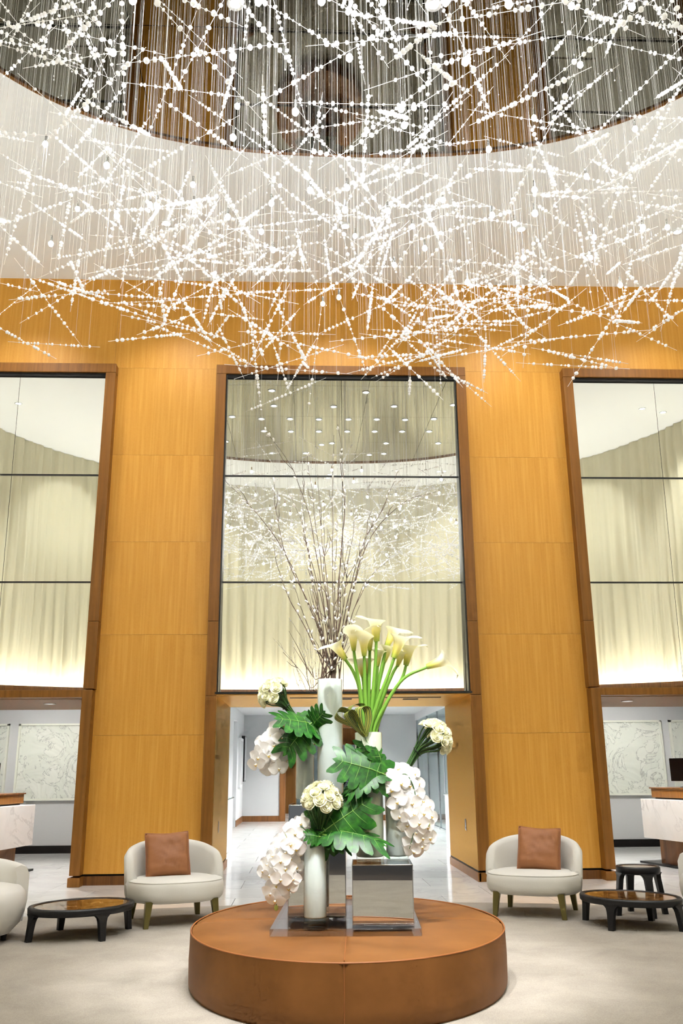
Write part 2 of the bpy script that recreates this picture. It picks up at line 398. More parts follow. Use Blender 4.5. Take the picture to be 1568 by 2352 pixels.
# ---- mirrors with frames
def bar(name, par, x0, x1, y0, y1, z0, z1, mat, bw=.006):
    o = MB().box(-(x1-x0)/2, (x1-x0)/2, y0, y1, -(z1-z0)/2, (z1-z0)/2).build(name, mat, par, False, ((x0+x1)/2-par.location.x, 0, (z0+z1)/2-par.location.z))
    if bw: bevel(o, bw, 2)
    return o
ZM = [2.47, 4.04, 5.64, 7.19]; YMIR = 12.68
def mirror(name, x0, x1, centre):
    e = sempty(name, (x0, 0, 0))
    xm = XC if centre else (x0+x1)/2
    for a, b in ((x0, xm), (xm, x1)):
        for z0, z1 in zip(ZM[:-1], ZM[1:]):
            o = MB().box(-(b-a)/2+.003, (b-a)/2-.003, 0, .012, -(z1-z0)/2+.004, (z1-z0)/2-.004).build('mirror_pane', 'mirror', e, False, ((a+b)/2-x0, YMIR-((z0+z1)/2-4.8)*math.tan(LEAN), (z0+z1)/2)); o.rotation_euler = (LEAN, 0, 0)
    for z in ZM[1:-1]: bar('glazing_bar', e, x0, x1, YMIR-(z-4.8)*math.tan(LEAN)-.015, YMIR-(z-4.8)*math.tan(LEAN)+.02, z-.011, z+.011, 'black_metal', 0)
    bar('head_recess', e, x0, x1, YF+.03, YW+.04, ZM[-1]+.003, 7.25, 'black_gap', 0)
    # frame
    w = .15
    for a, b in ((x0-w, x0), (x1, x1+w)):
        for z0, z1 in ((2.42 if centre else 2.52, 3.45), (3.453, 7.25)):
            bar('frame_stile', e, a, b, YF, YW+.02, z0, z1, 'frame_wood')
        if centre:
            for z0, z1 in ((.135, 2.417),): bar('frame_stile', e, a, b, YF, YW+.02, z0, z1, 'frame_wood')
            bar('plinth_block', e, a-.008, b+.004, YF-.02, YW+.02, 0, .112, 'frame_wood')
    bar('frame_head', e, x0-w, x1+w, YF, YW+.02, 7.253, 7.40, 'frame_wood')
    if centre:
        for a, b in ((x0, x0+.02), (x1-.02, x1)): bar('edge_strip', e, a, b, YW-.14, YW+.02, 2.45, 7.24, 'black_metal', 0)
        bar('sill_strip', e, x0-.02, x1+.02, YF-.005, YW+.03, 2.442, 2.47, 'black_metal', 0)
    return e
mirror('window_1', LX0, LX1, False); mirror('window_2', CX0, CX1, True); mirror('window_3', RX0, RX1, False)

# ---- doorways
def doorway(name, x0, x1, gold):
    e = sempty(name, (x0, 0, 0)); w = .15
    if not gold:
        for a, b in ((x0-w+.012, x0), (x1, x1+w-.012)):
            bar('casing', e, a, b, YF-.03, YF+.2, .135, 2.505, 'frame_wood')
            bar('plinth_block', e, a-.012, b+.012, YF-.05, YF+.22, 0, .112, 'frame_wood')
        bar('casing_head', e, x0-.002, x1+.002, YF-.03, YF+.2, 2.405, 2.505, 'frame_wood')
        bar('soffit', e, x0, x1, YF+.21, YB, 2.40, 2.43, 'frame_wood', 0)
        for a, b in ((x0-.02, x0+.004), (x1-.004, x1+.02)): bar('reveal', e, a, b, YF+.21, YB, .0, 2.40, 'frame_wood', 0)
    else:
        bar('soffit', e, x0, x1, YF+.02, YB, 2.425, 2.44, 'brushed_gold', 0)
        for s, a, b in ((-1, x0-.02, x0+.006), (1, x1-.006, x1+.02)):
            bar('reveal_panel', e, a, b, YF+.02, YB, .135, 2.425, 'brushed_gold', 0)
            bar('shadow_gap', e, a, b-.01 if s < 0 else b, YF+.03, YB-.01, .112, .135, 'black_gap', 0)
            bar('skirting', e, a-(.0 if s < 0 else .012), b+(.012 if s < 0 else 0), YF-.02, YB+.01, 0, .112, 'frame_wood', 0)
            xx = b if s < 0 else a
            bar('flush_pull', e, xx-.004, xx+.004, 13.35, 13.44, .60, .74, 'black_metal', 0)
            bar('pull_rim', e, xx-.006, xx+.006, 13.325, 13.35, .59, .75, 'chrome', 0)
        bar('track_slot', e, x0+1.0, x1-.35, 13.0, 13.06, 2.418, 2.43, 'slot_dark', 0)
        for px, py in ((942, 1606), (790, 1606)):
            p = at_z(px, py, 2.42); bar('air_slot', e, p.x-.11, p.x+.11, p.y-.05, p.y+.05, 2.415, 2.43, 'slot_dark', 0)
    return e
doorway('door_1', LX0, LX1, False); doorway('door_2', CX0, CX1, True); doorway('door_3', RX0, RX1, False)

# ---- plaster ceiling with the oval opening
def outer_pt(a):
    dx, dy = cos(a), sin(a); ox, oy = HX-KX, HY-KY
    b = ox*dx+oy*dy; c = ox*ox+oy*oy-9.1**2; t = -b+sqrt(b*b-c)
    if dy > 0: t = min(t, (YW+.03-HY)/dy)
    return (HX+t*dx, HY+t*dy)
m = MB(); n = 180
oval = lambda a, d=0: (HX+(HA+d)*abs(cos(a))**.8*(1 if cos(a) > 0 else -1), HY+(HB+d)*abs(sin(a))**.8*(1 if sin(a) > 0 else -1))
inn = [oval(2*pi*k/n) for k in range(n)]
out = [outer_pt(atan2(p[1]-HY, p[0]-HX)) for p in inn]
m.quadgrid([[(x, y, ZC) for x, y in inn], [(x, y, ZC) for x, y in out]], close_u=True, flip=False)
m.quadgrid([[(x, y, ZC+.03) for x, y in inn], [(x, y, ZC) for x, y in inn]], close_u=True)
ceiling = struct(m.build('ceiling', 'white_paint', None, False))
m = MB(); m.quadgrid([[(*oval(2*pi*k/n, d), z) for k in range(n)] for d, z in ((-.0, ZC+.03), (-.012, ZC+.03), (-.012, ZC-.004), (0, ZC-.004))], close_u=True)
m.build('opening_trim', 'frame_wood', ceiling)
xs = [HX-5.6+i*1.6 for i in range(8)]; ys = [1.6, 3.62, 5.64, 7.66, 9.7]
for i in range(7):
    for j in range(4):
        a, b, c_, d = xs[i], xs[i+1], ys[j], ys[j+1]
        MB().box(-(b-a)/2+.004, (b-a)/2-.004, -(d-c_)/2+.004, (d-c_)/2-.004, 0, .02).build('ceiling_panel', 'ceiling_mirror', ceiling, False, ((a+b)/2, (c_+d)/2, ZC+.031))
MB().box(-12, 13, -3, 18, ZC+.07, ZC+.3).build('ceiling_void', 'black_gap', ceiling)

# ---- curved wall behind the curtain, cove ledge, entrance side
def arc(r, a0, a1, n): return [(KX+r*sin(a0+(a1-a0)*k/n), KY-r*cos(a0+(a1-a0)*k/n)) for k in range(n+1)]
A1 = radians(128)
def arc_wall(m, r0, r1, z0, z1, a0, a1, n=64):
    o, i = arc(r0, a0, a1, n), arc(r1, a0, a1, n)
    m.quadgrid([[(x, y, z0) for x, y in i], [(x, y, z1) for x, y in i], [(x, y, z1) for x, y in o], [(x, y, z0) for x, y in o]], close_v=True)
    return m
m = MB(); arc_wall(m, KR+.45, KR+.25, 2.5, ZC+.05, -A1, A1)
for s in (-1, 1): arc_wall(m, KR+.45, KR+.25, 0, 2.5, s*radians(58), s*A1, 24)
wall_front = struct(m.build('wall_front', 'warm_white_paint', None, True))
m = MB(); arc_wall(m, KR+.3, KR-.42, 2.5, 2.62, -A1, A1); arc_wall(m, KR-.36, KR-.42, 2.62, 2.85, -A1, A1)
struct(m.build('trim_1', 'dark_wood', wall_front, True)); wall_front.children[-1].name = 'cove_ledge'
m = MB(); arc_wall(m, KR-.20, KR-.27, 2.63, 2.66, -A1, A1); o = m.build('led_strip', 'led_strip', wall_front)
for k in range(11):                        # the light of the cove strip, in straight lengths
    a = radians(-105+21*k); r = KR-.235
    arealight('cove_strip_light', (KX+r*sin(a), KY-r*cos(a), 2.675), 3.0, .07, LIGHT['cove'], None, (1, .98, .92)).rotation_euler = (pi, 0, a)
# pleated curtain
m = MB(); random.seed(4); N = 1900; rows = []
ph = [0]; 
for k in range(N): ph.append(ph[-1]+ (1+.55*noise.noise(Vector((k*.011, 0, 0))))*.62)
for zi, z in enumerate((2.64, 3.6, 4.9, 6.2, 7.4, 8.3, ZC-.005)):
    t = zi/6; row = []
    for k in range(N+1):
        a = -A1+2*A1*k/N
        d = .055*sin(ph[k]*.55+.9*noise.noise(Vector((k*.02, z*.35, 3))))*(.55+.8*noise.noise(Vector((k*.03, z*.15, 17))))+.09*noise.noise(Vector((k*.03, z*.2, 7)))*(1-t*.5)+.01*sin(ph[k]*1.3)
        r = KR+d
        row.append((KX+r*sin(a), KY-r*cos(a), z))
    rows.append(row)
m.quadgrid(rows)
tag(m.build('curtain', 'curtain', None, True), 'pale cream floor-length pleated curtain on the curved wall, reflected in the tall mirrors', 'curtain')
# entrance hall behind the camera: low ceiling, side walls; its far side is open to daylight
struct(MB().box(-12, 13, -9, -.4, 2.52, 2.6).build('ceiling', 'white_paint')).name = 'ceiling_entrance'
struct(MB().box(-9.3, -9.1, -9, 3.5, 0, 2.6).build('wall_left', 'warm_white_paint'))
struct(MB().box(10.2, 10.4, -9, 3.5, 0, 2.6).build('wall_right', 'warm_white_paint'))

# ---- rooms behind the side doorways
YR = 17.75
def room(x0, x1, wname, cname, bname):
    struct(MB().box(x0, x1, YR, YR+.1, 0, 3.0).build(wname, 'grey_paint'))
    struct(MB().box(x0, x1, YB, YR+.1, 2.8, 2.9).build(cname, 'white_paint'))
    struct(MB().box(x0, x1, YR-.02, YR, 0, .135).build(bname, 'black_base'))
room(-9.5, -2.05, 'wall_desk_left', 'ceiling_desk_left', 'baseboard_left')
room(3.55, 10.5, 'wall_desk_right', 'ceiling_desk_right', 'baseboard_right')
struct(MB().box(-9.6, -9.5, YB, YR+.1, 0, 2.9).build('wall_desk_left_end', 'grey_paint')); struct(MB().box(10.5, 10.6, YB, YR+.1, 0, 2.9).build('wall_desk_right_end', 'grey_paint'))

# ---- hall beyond the middle doorway
YH = 28.2
struct(MB().box(-2.05, 9.0, YB, YH+8, 3.1, 3.2).build('ceiling_hall', 'hall_white'))
m = MB(); m.box(-2.05, -1.87, YB, 24.2, 0, 3.1); m.box(-2.05, -1.87, 25.6, YH, 0, 3.1); m.box(-2.05, -1.87, 24.2, 25.6, 2.78, 3.1)
m.box(-2.3, -2.2, 24.2, 25.6, 0, 2.8); m.box(-2.2, -2.05, 24.1, 24.2, 0, 2.8); m.box(-2.2, -2.05, 25.6, 25.7, 0, 2.8)
hw = struct(m.build('wall_hall_left', 'hall_white'))
MB().box(-1.87, -1.85, 22, 24.2, 0, .16).box(-1.87, -1.85, 25.6, YH, 0, .16).box(-2.2, -2.18, 24.2, 25.6, 0, .16).build('baseboard', 'dark_wood', hw)
m = MB(); m.box(-2.05, -.72, YH, YH+.15, 0, 3.1); m.box(2.2, 3.6, YH, YH+.15, 0, 3.1); m.box(-.72, 2.2, YH, YH+.15, 2.86, 3.1)
we = struct(m.build('wall_hall_end', 'grey_paint'))
MB().box(-1.87, -.75, YH-.02, YH, 0, .16).box(2.3, 3.4, YH-.02, YH, 0, .16).build('baseboard', 'dark_wood', we)
e = sempty('door_4', (-.72, YH, 0))
for x0, x1 in ((-.04, .14), (2.80, 2.98)): MB().box(x0, x1, -.05, .18, 0, 2.7).build('casing', 'dark_wood', e)
MB().box(-.04, 2.98, -.05, .18, 2.7, 2.86).build('casing_head', 'dark_wood', e)
# inner lobby and the glazed outer door
YE = 33.5
struct(MB().box(-1.0, -.9, YH+.15, YE, 0, 3.1).build('wall_lobby_left', 'brushed_gold'))
struct(MB().box(2.6, 2.7, YH+.15, YE, 0, 3.1).build('wall_lobby_right', 'hall_white'))
m = MB(); m.box(-1.0, -.42, YE, YE+.12, 0, 3.1); m.box(2.0, 2.7, YE, YE+.12, 0, 3.1); m.box(-.42, 2.0, YE, YE+.12, 2.55, 3.1); struct(m.build('wall_lobby_end', 'frame_wood'))
e = sempty('door_5', (-.42, YE, 0))
for x0, x1 in ((0, .12), (2.3, 2.42), (1.15, 1.27)): MB().box(x0, x1, -.03, .08, 0, 2.5).build('door_stile', 'frame_wood', e)
MB().box(0, 2.42, -.03, .08, 2.35, 2.55).build('door_head', 'frame_wood', e); MB().box(0, 2.42, -.03, .08, 0, .12).build('door_sill', 'frame_wood', e)
for x0, x1 in ((.12, 1.15), (1.27, 2.3)): MB().box(x0, x1, .01, .03, .12, 2.35).build('door_pane', 'pane_glass', e)
# glass partition on the right of the hall
e = sempty('window_4', (3.42, 0, 0)); gy = [15.6, 18.4, 21.2, 23.6, 25.6, 27.9]
for a, b in zip(gy[:-1], gy[1:]): MB().box(-.008, .008, a+.03, b-.03, .04, 2.9).build('glass_pane', 'pane_glass', e)
for y in gy: MB().box(-.03, .03, y-.03, y+.03, .0, 2.9).build('glazing_post', 'chrome', e)
MB().box(-.05, .05, 15.5, 28.0, 2.9, 3.1).build('head_rail', 'hall_white', e); MB().box(-.03, .03, 15.5, 28.0, 0, .04).build('floor_rail', 'chrome', e)
o = MB().tube([(-.09, 22.05, .9), (-.09, 22.05, 1.75)], .018, 10).build('pull_handle', 'chrome', e, True)
struct(MB().box(8.0, 8.1, YR+.1, 29, 0, 3.1).build('wall_glass_room', 'hall_white')); struct(MB().box(3.6, 8.1, 29, 29.1, 0, 3.1).build('wall_glass_room_end', 'hall_white'))

# ---- lamps of the place, plus downlights added to brighten hall and flowers
dl_ring = MB().lathe([(.055, 0), (.085, 0), (.085, -.012), (.055, -.006)], 16, cap=False).mesh('trim_ring', 'white_paint', True)
dl_lens = MB().lathe([(.058, -.002), (.0001, -.002)], 14, cap=False).mesh('lens', 'downlight_glow', False)
def downlight(loc, label, group, watts=None, angle=110, target=None, name='recessed_downlight', col=(1, .995, .985), scale=1):
    e = thing(name, label, 'downlight', loc, 0, group)
    for nm, me in (('trim_ring', dl_ring), ('lens', dl_lens)): put(nm, me, e)
    e.scale = (scale,)*3
    if watts:
        p = Vector(loc)+Vector((0, 0, -.03)); spot('downlight_beam', p, target or (loc[0], loc[1], 0), watts, angle, .06, .7, col)
    return e
px_list = [(624,897),(840,901),(629,932),(766,934),(905,933),(1041,930),(533,957),(600,962),(666,962),(732,963),(800,963),(865,963),(930,964),(996,962),
           (606,990),(668,991),(732,991),(797,991),(860,991),(923,991),(985,991),(518,1014),(762,1018),(886,1018),(1006,1018),(701,1041),(881,1042)]
for k, (px, py) in enumerate(px_list):
    p = at_wall(px, py, YMIR, ZC+.03)
    if ((p.x-HX)/HA)**2+((p.y-HY)/HB)**2 < .97:
        downlight((p.x, p.y, ZC+.03), 'small bright downlight in the dark mirrored ceiling of the oval, seen in the middle mirror', 'downlights in the mirrored oval ceiling', LIGHT['downlight'] if k % 6 == 0 else None)
for px, py, nm in ((757,1090,'downlight in the white ceiling strip just under the upper mirror bar, above the willow'), (1007,1083,'downlight in the white ceiling strip at the right of the middle mirror'), (1522,947,'single downlight in the white ceiling reflected in the right-hand mirror')):
    p = at_wall(px, py, YMIR, ZC); downlight((p.x, p.y, ZC-.001), nm, None, LIGHT['downlight']*.3)
for k, x in enumerate((-4.3, -2.0, .55, 3.1, 5.4)):
    downlight((x, 11.15, ZC-.001), 'downlight in the white ceiling in front of the panelled wall', 'downlights in front of the panelled wall', LIGHT['wash'], 95, (x, 12.4, 3.5))
for k in range(7):
    a = radians(-84+28*k); r = KR-1.35; x, y = KX+r*sin(a), KY-r*cos(a)
    downlight((x, y, ZC-.001), 'downlight in the white ceiling along the curved curtain', 'downlights along the curtain', LIGHT['curtain'], 90, (KX+KR*sin(a), KY-KR*cos(a), 5.2))
for x, w in ((-3.75, 'left'), (4.85, 'right')):
    p = (x, 13.55, 2.399); downlight(p, 'lit downlight in the wooden soffit over the %s reception doorway' % w, None, LIGHT['desk'], 120)
for x in (-4.8, 5.9): downlight((x, 15.7, 2.799), 'downlight in the ceiling of the reception rooms', 'reception room downlights', LIGHT['desk'], 178, (x, 16.6, 0), col=(1, .96, .9))
for y in (16.6, 21.0, 25.6):
    for x in (.7,): downlight((x, y, 3.099), 'added unseen downlight brightening the white hall beyond the middle doorway', 'added hall downlights', LIGHT['hall'], 150, col=(1, .98, .96))  # added lamps above the view, there to brighten the hall
for y in (22.5,): downlight((5.5, y, 3.099), 'downlight in the room behind the glass partition', 'glass room downlights', LIGHT['hall']*1.8, 160, col=(.95, .98, 1))
for y in (30.5,): downlight((.9, y, 3.099), 'downlight in the lobby before the glazed outer door', 'lobby downlights', LIGHT['hall']*.6, 150)
for x, y in ((-.9, 2.6), (1.7, 2.5), (.4, 3.4)): downlight((x, y, ZC+.03), 'added downlight in the mirrored oval ceiling that brightens the flower display', 'added display downlights', LIGHT['display'], 27, (.3, 6.7, 1.1))  # narrow spots added to whiten the flowers and light the ottoman top
# ================================================================== FURNITURE
# ---- round leather ottoman
OX, OY, OA, OB, OZ = .31, 6.93, 1.10, 1.43, .36
ROT = radians(-3.5)
ott = thing('leather_ottoman', 'large round tan leather ottoman in the middle of the room, carrying the flower display', 'ottoman', (OX, OY, RUGZ), ROT)
for q in range(4):
    a0, a1 = -pi/2+q*pi/2, q*pi/2
    def edge(a):
        d = min(abs(a-a0), abs(a-a1)); return min(1, d/.035)
    n = 40; g = .0018
    angs = [a0+g+(a1-a0-2*g)*(.5-.5*cos(pi*k/n)) if False else a0+g+(a1-a0-2*g)*k/n for k in range(n+1)]
    angs = [a0+g, a0+.012, a0+.03] + [a0+.05+(a1-a0-.1)*k/n for k in range(n+1)] + [a1-.03, a1-.012, a1-g]
    m = MB(); rows = []
    for r in (.02, .2, .4, .6, .75, .86, .93, .97, .985):
        rows.append([(OA*r*cos(a), OB*r*sin(a), OZ+.02*(1-r**4)-.012*(1-edge(a))*min(1, r*2)-.012*max(0, (r-.9)/.085)**2+.004*noise.noise(Vector((3*r*cos(a), 3*r*sin(a), q)))) for a in angs])
    m.quadgrid(rows); m.build('top_panel', 'tan_leather', ott, True)
    m = MB(); rows = []
    for z in (.0, .03, .1, .18, .27, .33, OZ-.008):
        b = 1.0-.004+.004*sin(pi*z/OZ)-(.012 if z < .01 else 0)+.0015*noise.noise(Vector((q*5, z*9, 0)))
        rows.append([(OA*(b-.006*(1-edge(a))+.0025*noise.noise(Vector((7*cos(a), 7*sin(a), z*2))))*cos(a), OB*(b-.006*(1-edge(a)))*sin(a), z) for a in angs])
    m.quadgrid(rows); m.build('side_panel', 'tan_leather', ott, True)
m = MB(); n = 120; m.tube([(OA*.993*cos(2*pi*k/n), OB*.993*sin(2*pi*k/n), OZ-.008) for k in range(n+1)], .006, 6, False); m.build('piping', 'seam', ott, True)
m = MB()
for a in (0, pi/2, pi, -pi/2):
    m.tube([(OA*r*cos(a), OB*r*sin(a), OZ+.02*(1-r**4)-.011) for r in (.3, .5, .7, .85, .95)], .0035, 5); m.tube([(OA*.993*cos(a), OB*.993*sin(a), z) for z in (.02, .15, OZ-.01)], .0035, 5)
m.build('seam', 'seam', ott, True)

# ---- acrylic tray
TZ0 = RUGZ+.380; TZ1 = TZ0+.045
tc = Vector((.305, 6.88))
tr = MB().box(-.485, .485, -.69, .69, 0, TZ1-TZ0).build('acrylic_tray', 'acrylic', None, False, (tc.x, tc.y, TZ0), ROT); bevel(tr, .004, 2)
tag(tr, 'thick clear acrylic tray lying on the leather ottoman', 'tray')

# ---- mirrored boxes
def mirror_box(label, cx, cy_, w, d, h, z):
    e = thing('mirrored_box', label, 'plinth', (cx, cy_, z), ROT)
    MB().box(-w/2+.007, w/2-.007, -d/2+.007, d/2-.007, .0, h-.007).build('core', 'black_gap', e)
    g = .006
    for nm, bx in (('front_panel', (-w/2+g, w/2-g, -d/2, -d/2+.006, g, h-g)), ('back_panel', (-w/2+g, w/2-g, d/2-.006, d/2, g, h-g)), ('left_panel', (-w/2, -w/2+.006, -d/2+g, d/2-g, g, h-g)), ('right_panel', (w/2-.006, w/2, -d/2+g, d/2-g, g, h-g)), ('top_panel', (-w/2+g, w/2-g, -d/2+g, d/2-g, h-.006, h))):
        o = MB().box(*bx).build(nm, 'mirror_box', e)
    m = MB()
    for sx in (-1, 1):
        for sy in (-1, 1): m.tube([(sx*(w/2-.003), sy*(d/2-.003), 0), (sx*(w/2-.003), sy*(d/2-.003), h)], .0035, 6)
    for z_ in (.003, h-.003):
        for s in (-1, 1): m.tube([(-w/2, s*(d/2-.003), z_), (w/2, s*(d/2-.003), z_)], .0035, 6); m.tube([(s*(w/2-.003), -d/2, z_), (s*(w/2-.003), d/2, z_)], .0035, 6)
    m.build('edge_beading', 'chrome', e, True)
    return e
ZT = TZ1+.001
mirror_box('low mirrored cube at the front right of the acrylic tray', .528, 6.525, .405, .385, .808-ZT, ZT)
mirror_box('tall mirrored plinth behind the front vase, left of the mirrored cube', .100, 6.905, .405, .42, 1.178-ZT, ZT)

# ---- vases
def vase(label, cx, cy_, r, z0, z1, mat='vase_white'):
    e = thing('glass_vase', label, 'vase', (cx, cy_, z0)); h = z1-z0; th = .0055
    MB().lathe([(.001, 0), (r*.95, 0), (r*.985, .003), (r, .008), (r, .034)], 48, cap=False).build('clear_foot', 'clear_glass', e, True)
    MB().lathe([(r+.0015, .034), (r+.0015, h-.001), (r+.0002, h-.0005)], 48, cap=False).build('glass_skin', 'clear_glass', e, True)
    ri = r-.0006
    MB().lathe([(.001, .03), (ri-.012, .03), (ri-.004, .033), (ri, .040), (ri, h-.004), (ri-.002, h), (ri-.005, h), (ri-.006, h-.004), (ri-.006, h-.25), (.001, h-.25)], 48, cap=False).build('white_wall', mat, e, True)
    return e
vase('tallest white glass cylinder vase, on the tall mirrored plinth, holding willow branches', .187, 6.86, .094, 1.179, 2.075)
vase('white glass vase at the back of the tall plinth, holding the left rose bouquet', .0, 7.02, .068, 1.179, 1.73)
vase('pale green-white glass vase on the mirrored cube, holding the calla lilies', .452, 6.56, .095, .809, 1.67, 'vase_pale_green')
vase('slim white glass vase at the right of the mirrored cube, under the orchids', .643, 6.585, .077, .809, 1.36)
vase('short white glass vase standing on the tray in front of the tall plinth', .072, 6.45, .076, ZT, .968)

# ---- armchairs
def superpt(a, w, d, n=2.6):
    c, s = cos(a), sin(a); return (w*abs(c)**(2/n)*(1 if c >= 0 else -1), d*abs(s)**(2/n)*(1 if s >= 0 else -1))
def make_armchair(label, loc, rz):
    e = thing('armchair', label, 'armchair', loc, rz); n = 56
    W_, D_ = .47, .43
    def ringpts(k, z, dx=0): 
        out = []
        for j in range(n):
            x, y = superpt(2*pi*j/n, W_*k, D_*k); out.append((x, y, z))
        return out
    m = MB(); prof = [(.0, .205), (.80, .2), (.93, .212), (.985, .245), (1.0, .29), (.998, .335), (.985, .37), (.95, .392), (.88, .404), (.6, .413), (.0, .418)]
    m.quadgrid([ringpts(max(k, .001), z) for k, z in prof], close_u=True); m.build('seat', 'linen', e, True)
    m = MB(); m.tube([(x, y, .388) for x, y, z in ringpts(.962, 0)]+[(ringpts(.962, 0)[0][0], ringpts(.962, 0)[0][1], .388)], .005, 5, False); m.build('seat_piping', 'linen', e, True)
    # wrap-around back: section swept along the rear
    m = MB(); N = 40; A = radians(96); rows = []
    for k in range(N+1):
        t = -1+2*k/N; a = t*A; q = abs(t)
        top = .735-.16*q**2.2-(.16*max(0, (q-.86)/.14)**2)
        ox, oy = .462*sin(a), .43*cos(a)
        n_ = Vector((sin(a), cos(a))).normalized(); th = .095*(1-.25*q**6); endk = 1
        lean = .05*(1-q*.6)
        def P(off, z, l): return (ox+n_.x*(off+l*lean), oy+n_.y*(off+l*lean), z)
        rows.append([P(0, .215, 0), P(.012, .35, .35), P(.01, top-.05, 1), P(-.012, top-.012, 1), P(-.04, top, 1), P(-.07, top-.012, .95), P(-th, top-.05, .85), P(-th-.015, .42, .2), P(-th, .30, 0)])
    m.quadgrid(rows, close_u=True); m.face(rows[0][::-1]); m.face(rows[-1]); m.build('backrest', 'linen', e, True)
    for sx in (-1, 1):
        for sy in (-1, 1):
            x, y = .315*sx, .315*sy; m = MB(); r0, r1 = .034, .022; spl = .025
            m.quadgrid([[(x+sx*spl*k+r*dx, y+sy*spl*k+r*dy, z) for dx, dy in ((-1,-1),(1,-1),(1,1),(-1,1))] for z, r, k in ((.23, r0, 0), (.12, .028, .5), (0, r1, 1))], close_u=True)
            m.face([(x+sx*spl+r1*dx, y+sy*spl+r1*dy, 0) for dx, dy in ((-1,1),(1,1),(1,-1),(-1,-1))]); bevel(m.build('leg', 'bronze_leg', e), .004, 1)
    return e
make_armchair('linen tub armchair to the left of the ottoman, with a tan cushion', (-1.28, 9.52, RUGZ), radians(22))
make_armchair('linen tub armchair to the right of the ottoman, with a tan cushion', (2.34, 9.70, RUGZ), radians(-25))
def pillow(label, loc, rz, tilt, roll):
    e = thing('throw_pillow', label, 'pillow', loc, rz); n = 22; w = .225
    def top(u, v, s):
        k = max(0, (1-u**4)*(1-v**4))**.42; pin = 1-.07*(1-abs(u)**1.5)*abs(v)**6-.07*(1-abs(v)**1.5)*abs(u)**6
        wr = .012*noise.noise(Vector((u*2.2, v*2.2, 5+s)))+.008*noise.noise(Vector((u*5+v*3, v*5, 9+s)))
        # crease from the top middle
        wr -= .014*math.exp(-((u-.1*v)*7)**2)*max(0, v-.2)
        z = s*(.085*k+wr*k); x = u*w*(1-.05*v*v*(1 if s else 1))*pin; y = v*w*pin
        return Vector((x, y, z))
    Rm = Matrix.Rotation(tilt, 3, 'X') @ Matrix.Rotation(roll, 3, 'Z')
    m = MB(); G = [[-1+2*i/n for i in range(n+1)] for _ in range(2)]
    for s in (1, -1): m.quadgrid([[Rm @ top(u, v, s)+Vector((0, 0, .215)) for u in G[0]] for v in G[1]], flip=(s < 0))
    m.build('cover', 'pillow_leather', e, True)
    b = [(-1+2*i/n, -1) for i in range(n)]+[(1, -1+2*i/n) for i in range(n)]+[(1-2*i/n, 1) for i in range(n)]+[(-1, 1-2*i/n) for i in range(n+1)]
    m = MB(); m.tube([Rm @ (top(u, v, 1)*1.0)+Vector((0, 0, .215)) for u, v in b], .0065, 6, False); m.build('piping', 'piping', e, True)
    return e
pillow('tan leather cushion leaning in the left armchair', (-1.37, 9.60, .405), radians(14), radians(64), radians(2))
pillow('tan leather cushion leaning in the right armchair', (2.43, 9.78, .405), radians(-18), radians(64), radians(-3))

# ---- black tables with brown marble tops
def oval_table(name, label, loc, rz, a, b, h, spl, rim=.05, apron=.06):
    e = thing(name, label, 'table', loc, rz); n = 64
    def ring(k, z): return [(a*k*cos(2*pi*j/n), b*k*sin(2*pi*j/n), z) for j in range(n)]
    ki = 1-rim/a
    def ringi(d, z): return [((a-d)*cos(2*pi*j/n), (b-d)*sin(2*pi*j/n), z) for j in range(n)]
    m = MB(); m.quadgrid([ringi(rim, h-apron), ringi(.014, h-apron), ringi(.002, h-apron+.012), ringi(0, h-.012), ringi(.008, h), ringi(rim-.004, h), ringi(rim, h-.004), ringi(rim, h-.014)], close_u=True)
    m.face(list(reversed(ringi(rim, h-apron)))); m.build('frame', 'black_wood', e, True)
    m = MB(); m.face(ringi(rim+.001, h-.006)); m.quadgrid([ringi(rim+.001, h-.02), ringi(rim+.001, h-.006)], close_u=True); m.build('marble_top', 'brown_marble', e)
    for ang in (0, pi/2, pi, 3*pi/2):
        if True:
            m = MB(); rows = []
            tx, ty = -a*sin(ang), b*cos(ang); L = hypot(tx, ty); tx, ty = tx/L, ty/L; nx, ny = ty, -tx
            px, py = (a-.028)*cos(ang), (b-.028)*sin(ang)
            for z, hw, off in ((h-apron+.012, .085, 0), (h-apron-.005, .062, .002), (h-apron-.02, .046, .006), (h-apron-.05, .037, .012), (h*.4, .031, spl*.6), (0, .025, spl)):
                th = .024
                rows.append([(px+nx*(off+th*q)+tx*hw*p, py+ny*(off+th*q)+ty*hw*p, z) for p, q in ((-1, -1), (1, -1), (1, 1), (-1, 1))])
            m.quadgrid(rows, close_u=True, flip=True); m.face(rows[-1]); bevel(m.build('leg', 'black_wood', e, False), .005, 2)
    return e
oval_table('coffee_table', 'low oval black coffee table with brown marble top by the left armchair', (-2.0, 8.80, RUGZ), radians(40), .48, .40, .262, .03)
oval_table('coffee_table', 'low oval black coffee table with brown marble top by the right armchair', (3.03, 8.88, RUGZ), radians(-47), .48, .38, .262, .03)
oval_table('side_table', 'taller round black side table with marble top behind the right coffee table', (3.35, 9.50, RUGZ), radians(6), .215, .215, .455, .06, .035, .07)

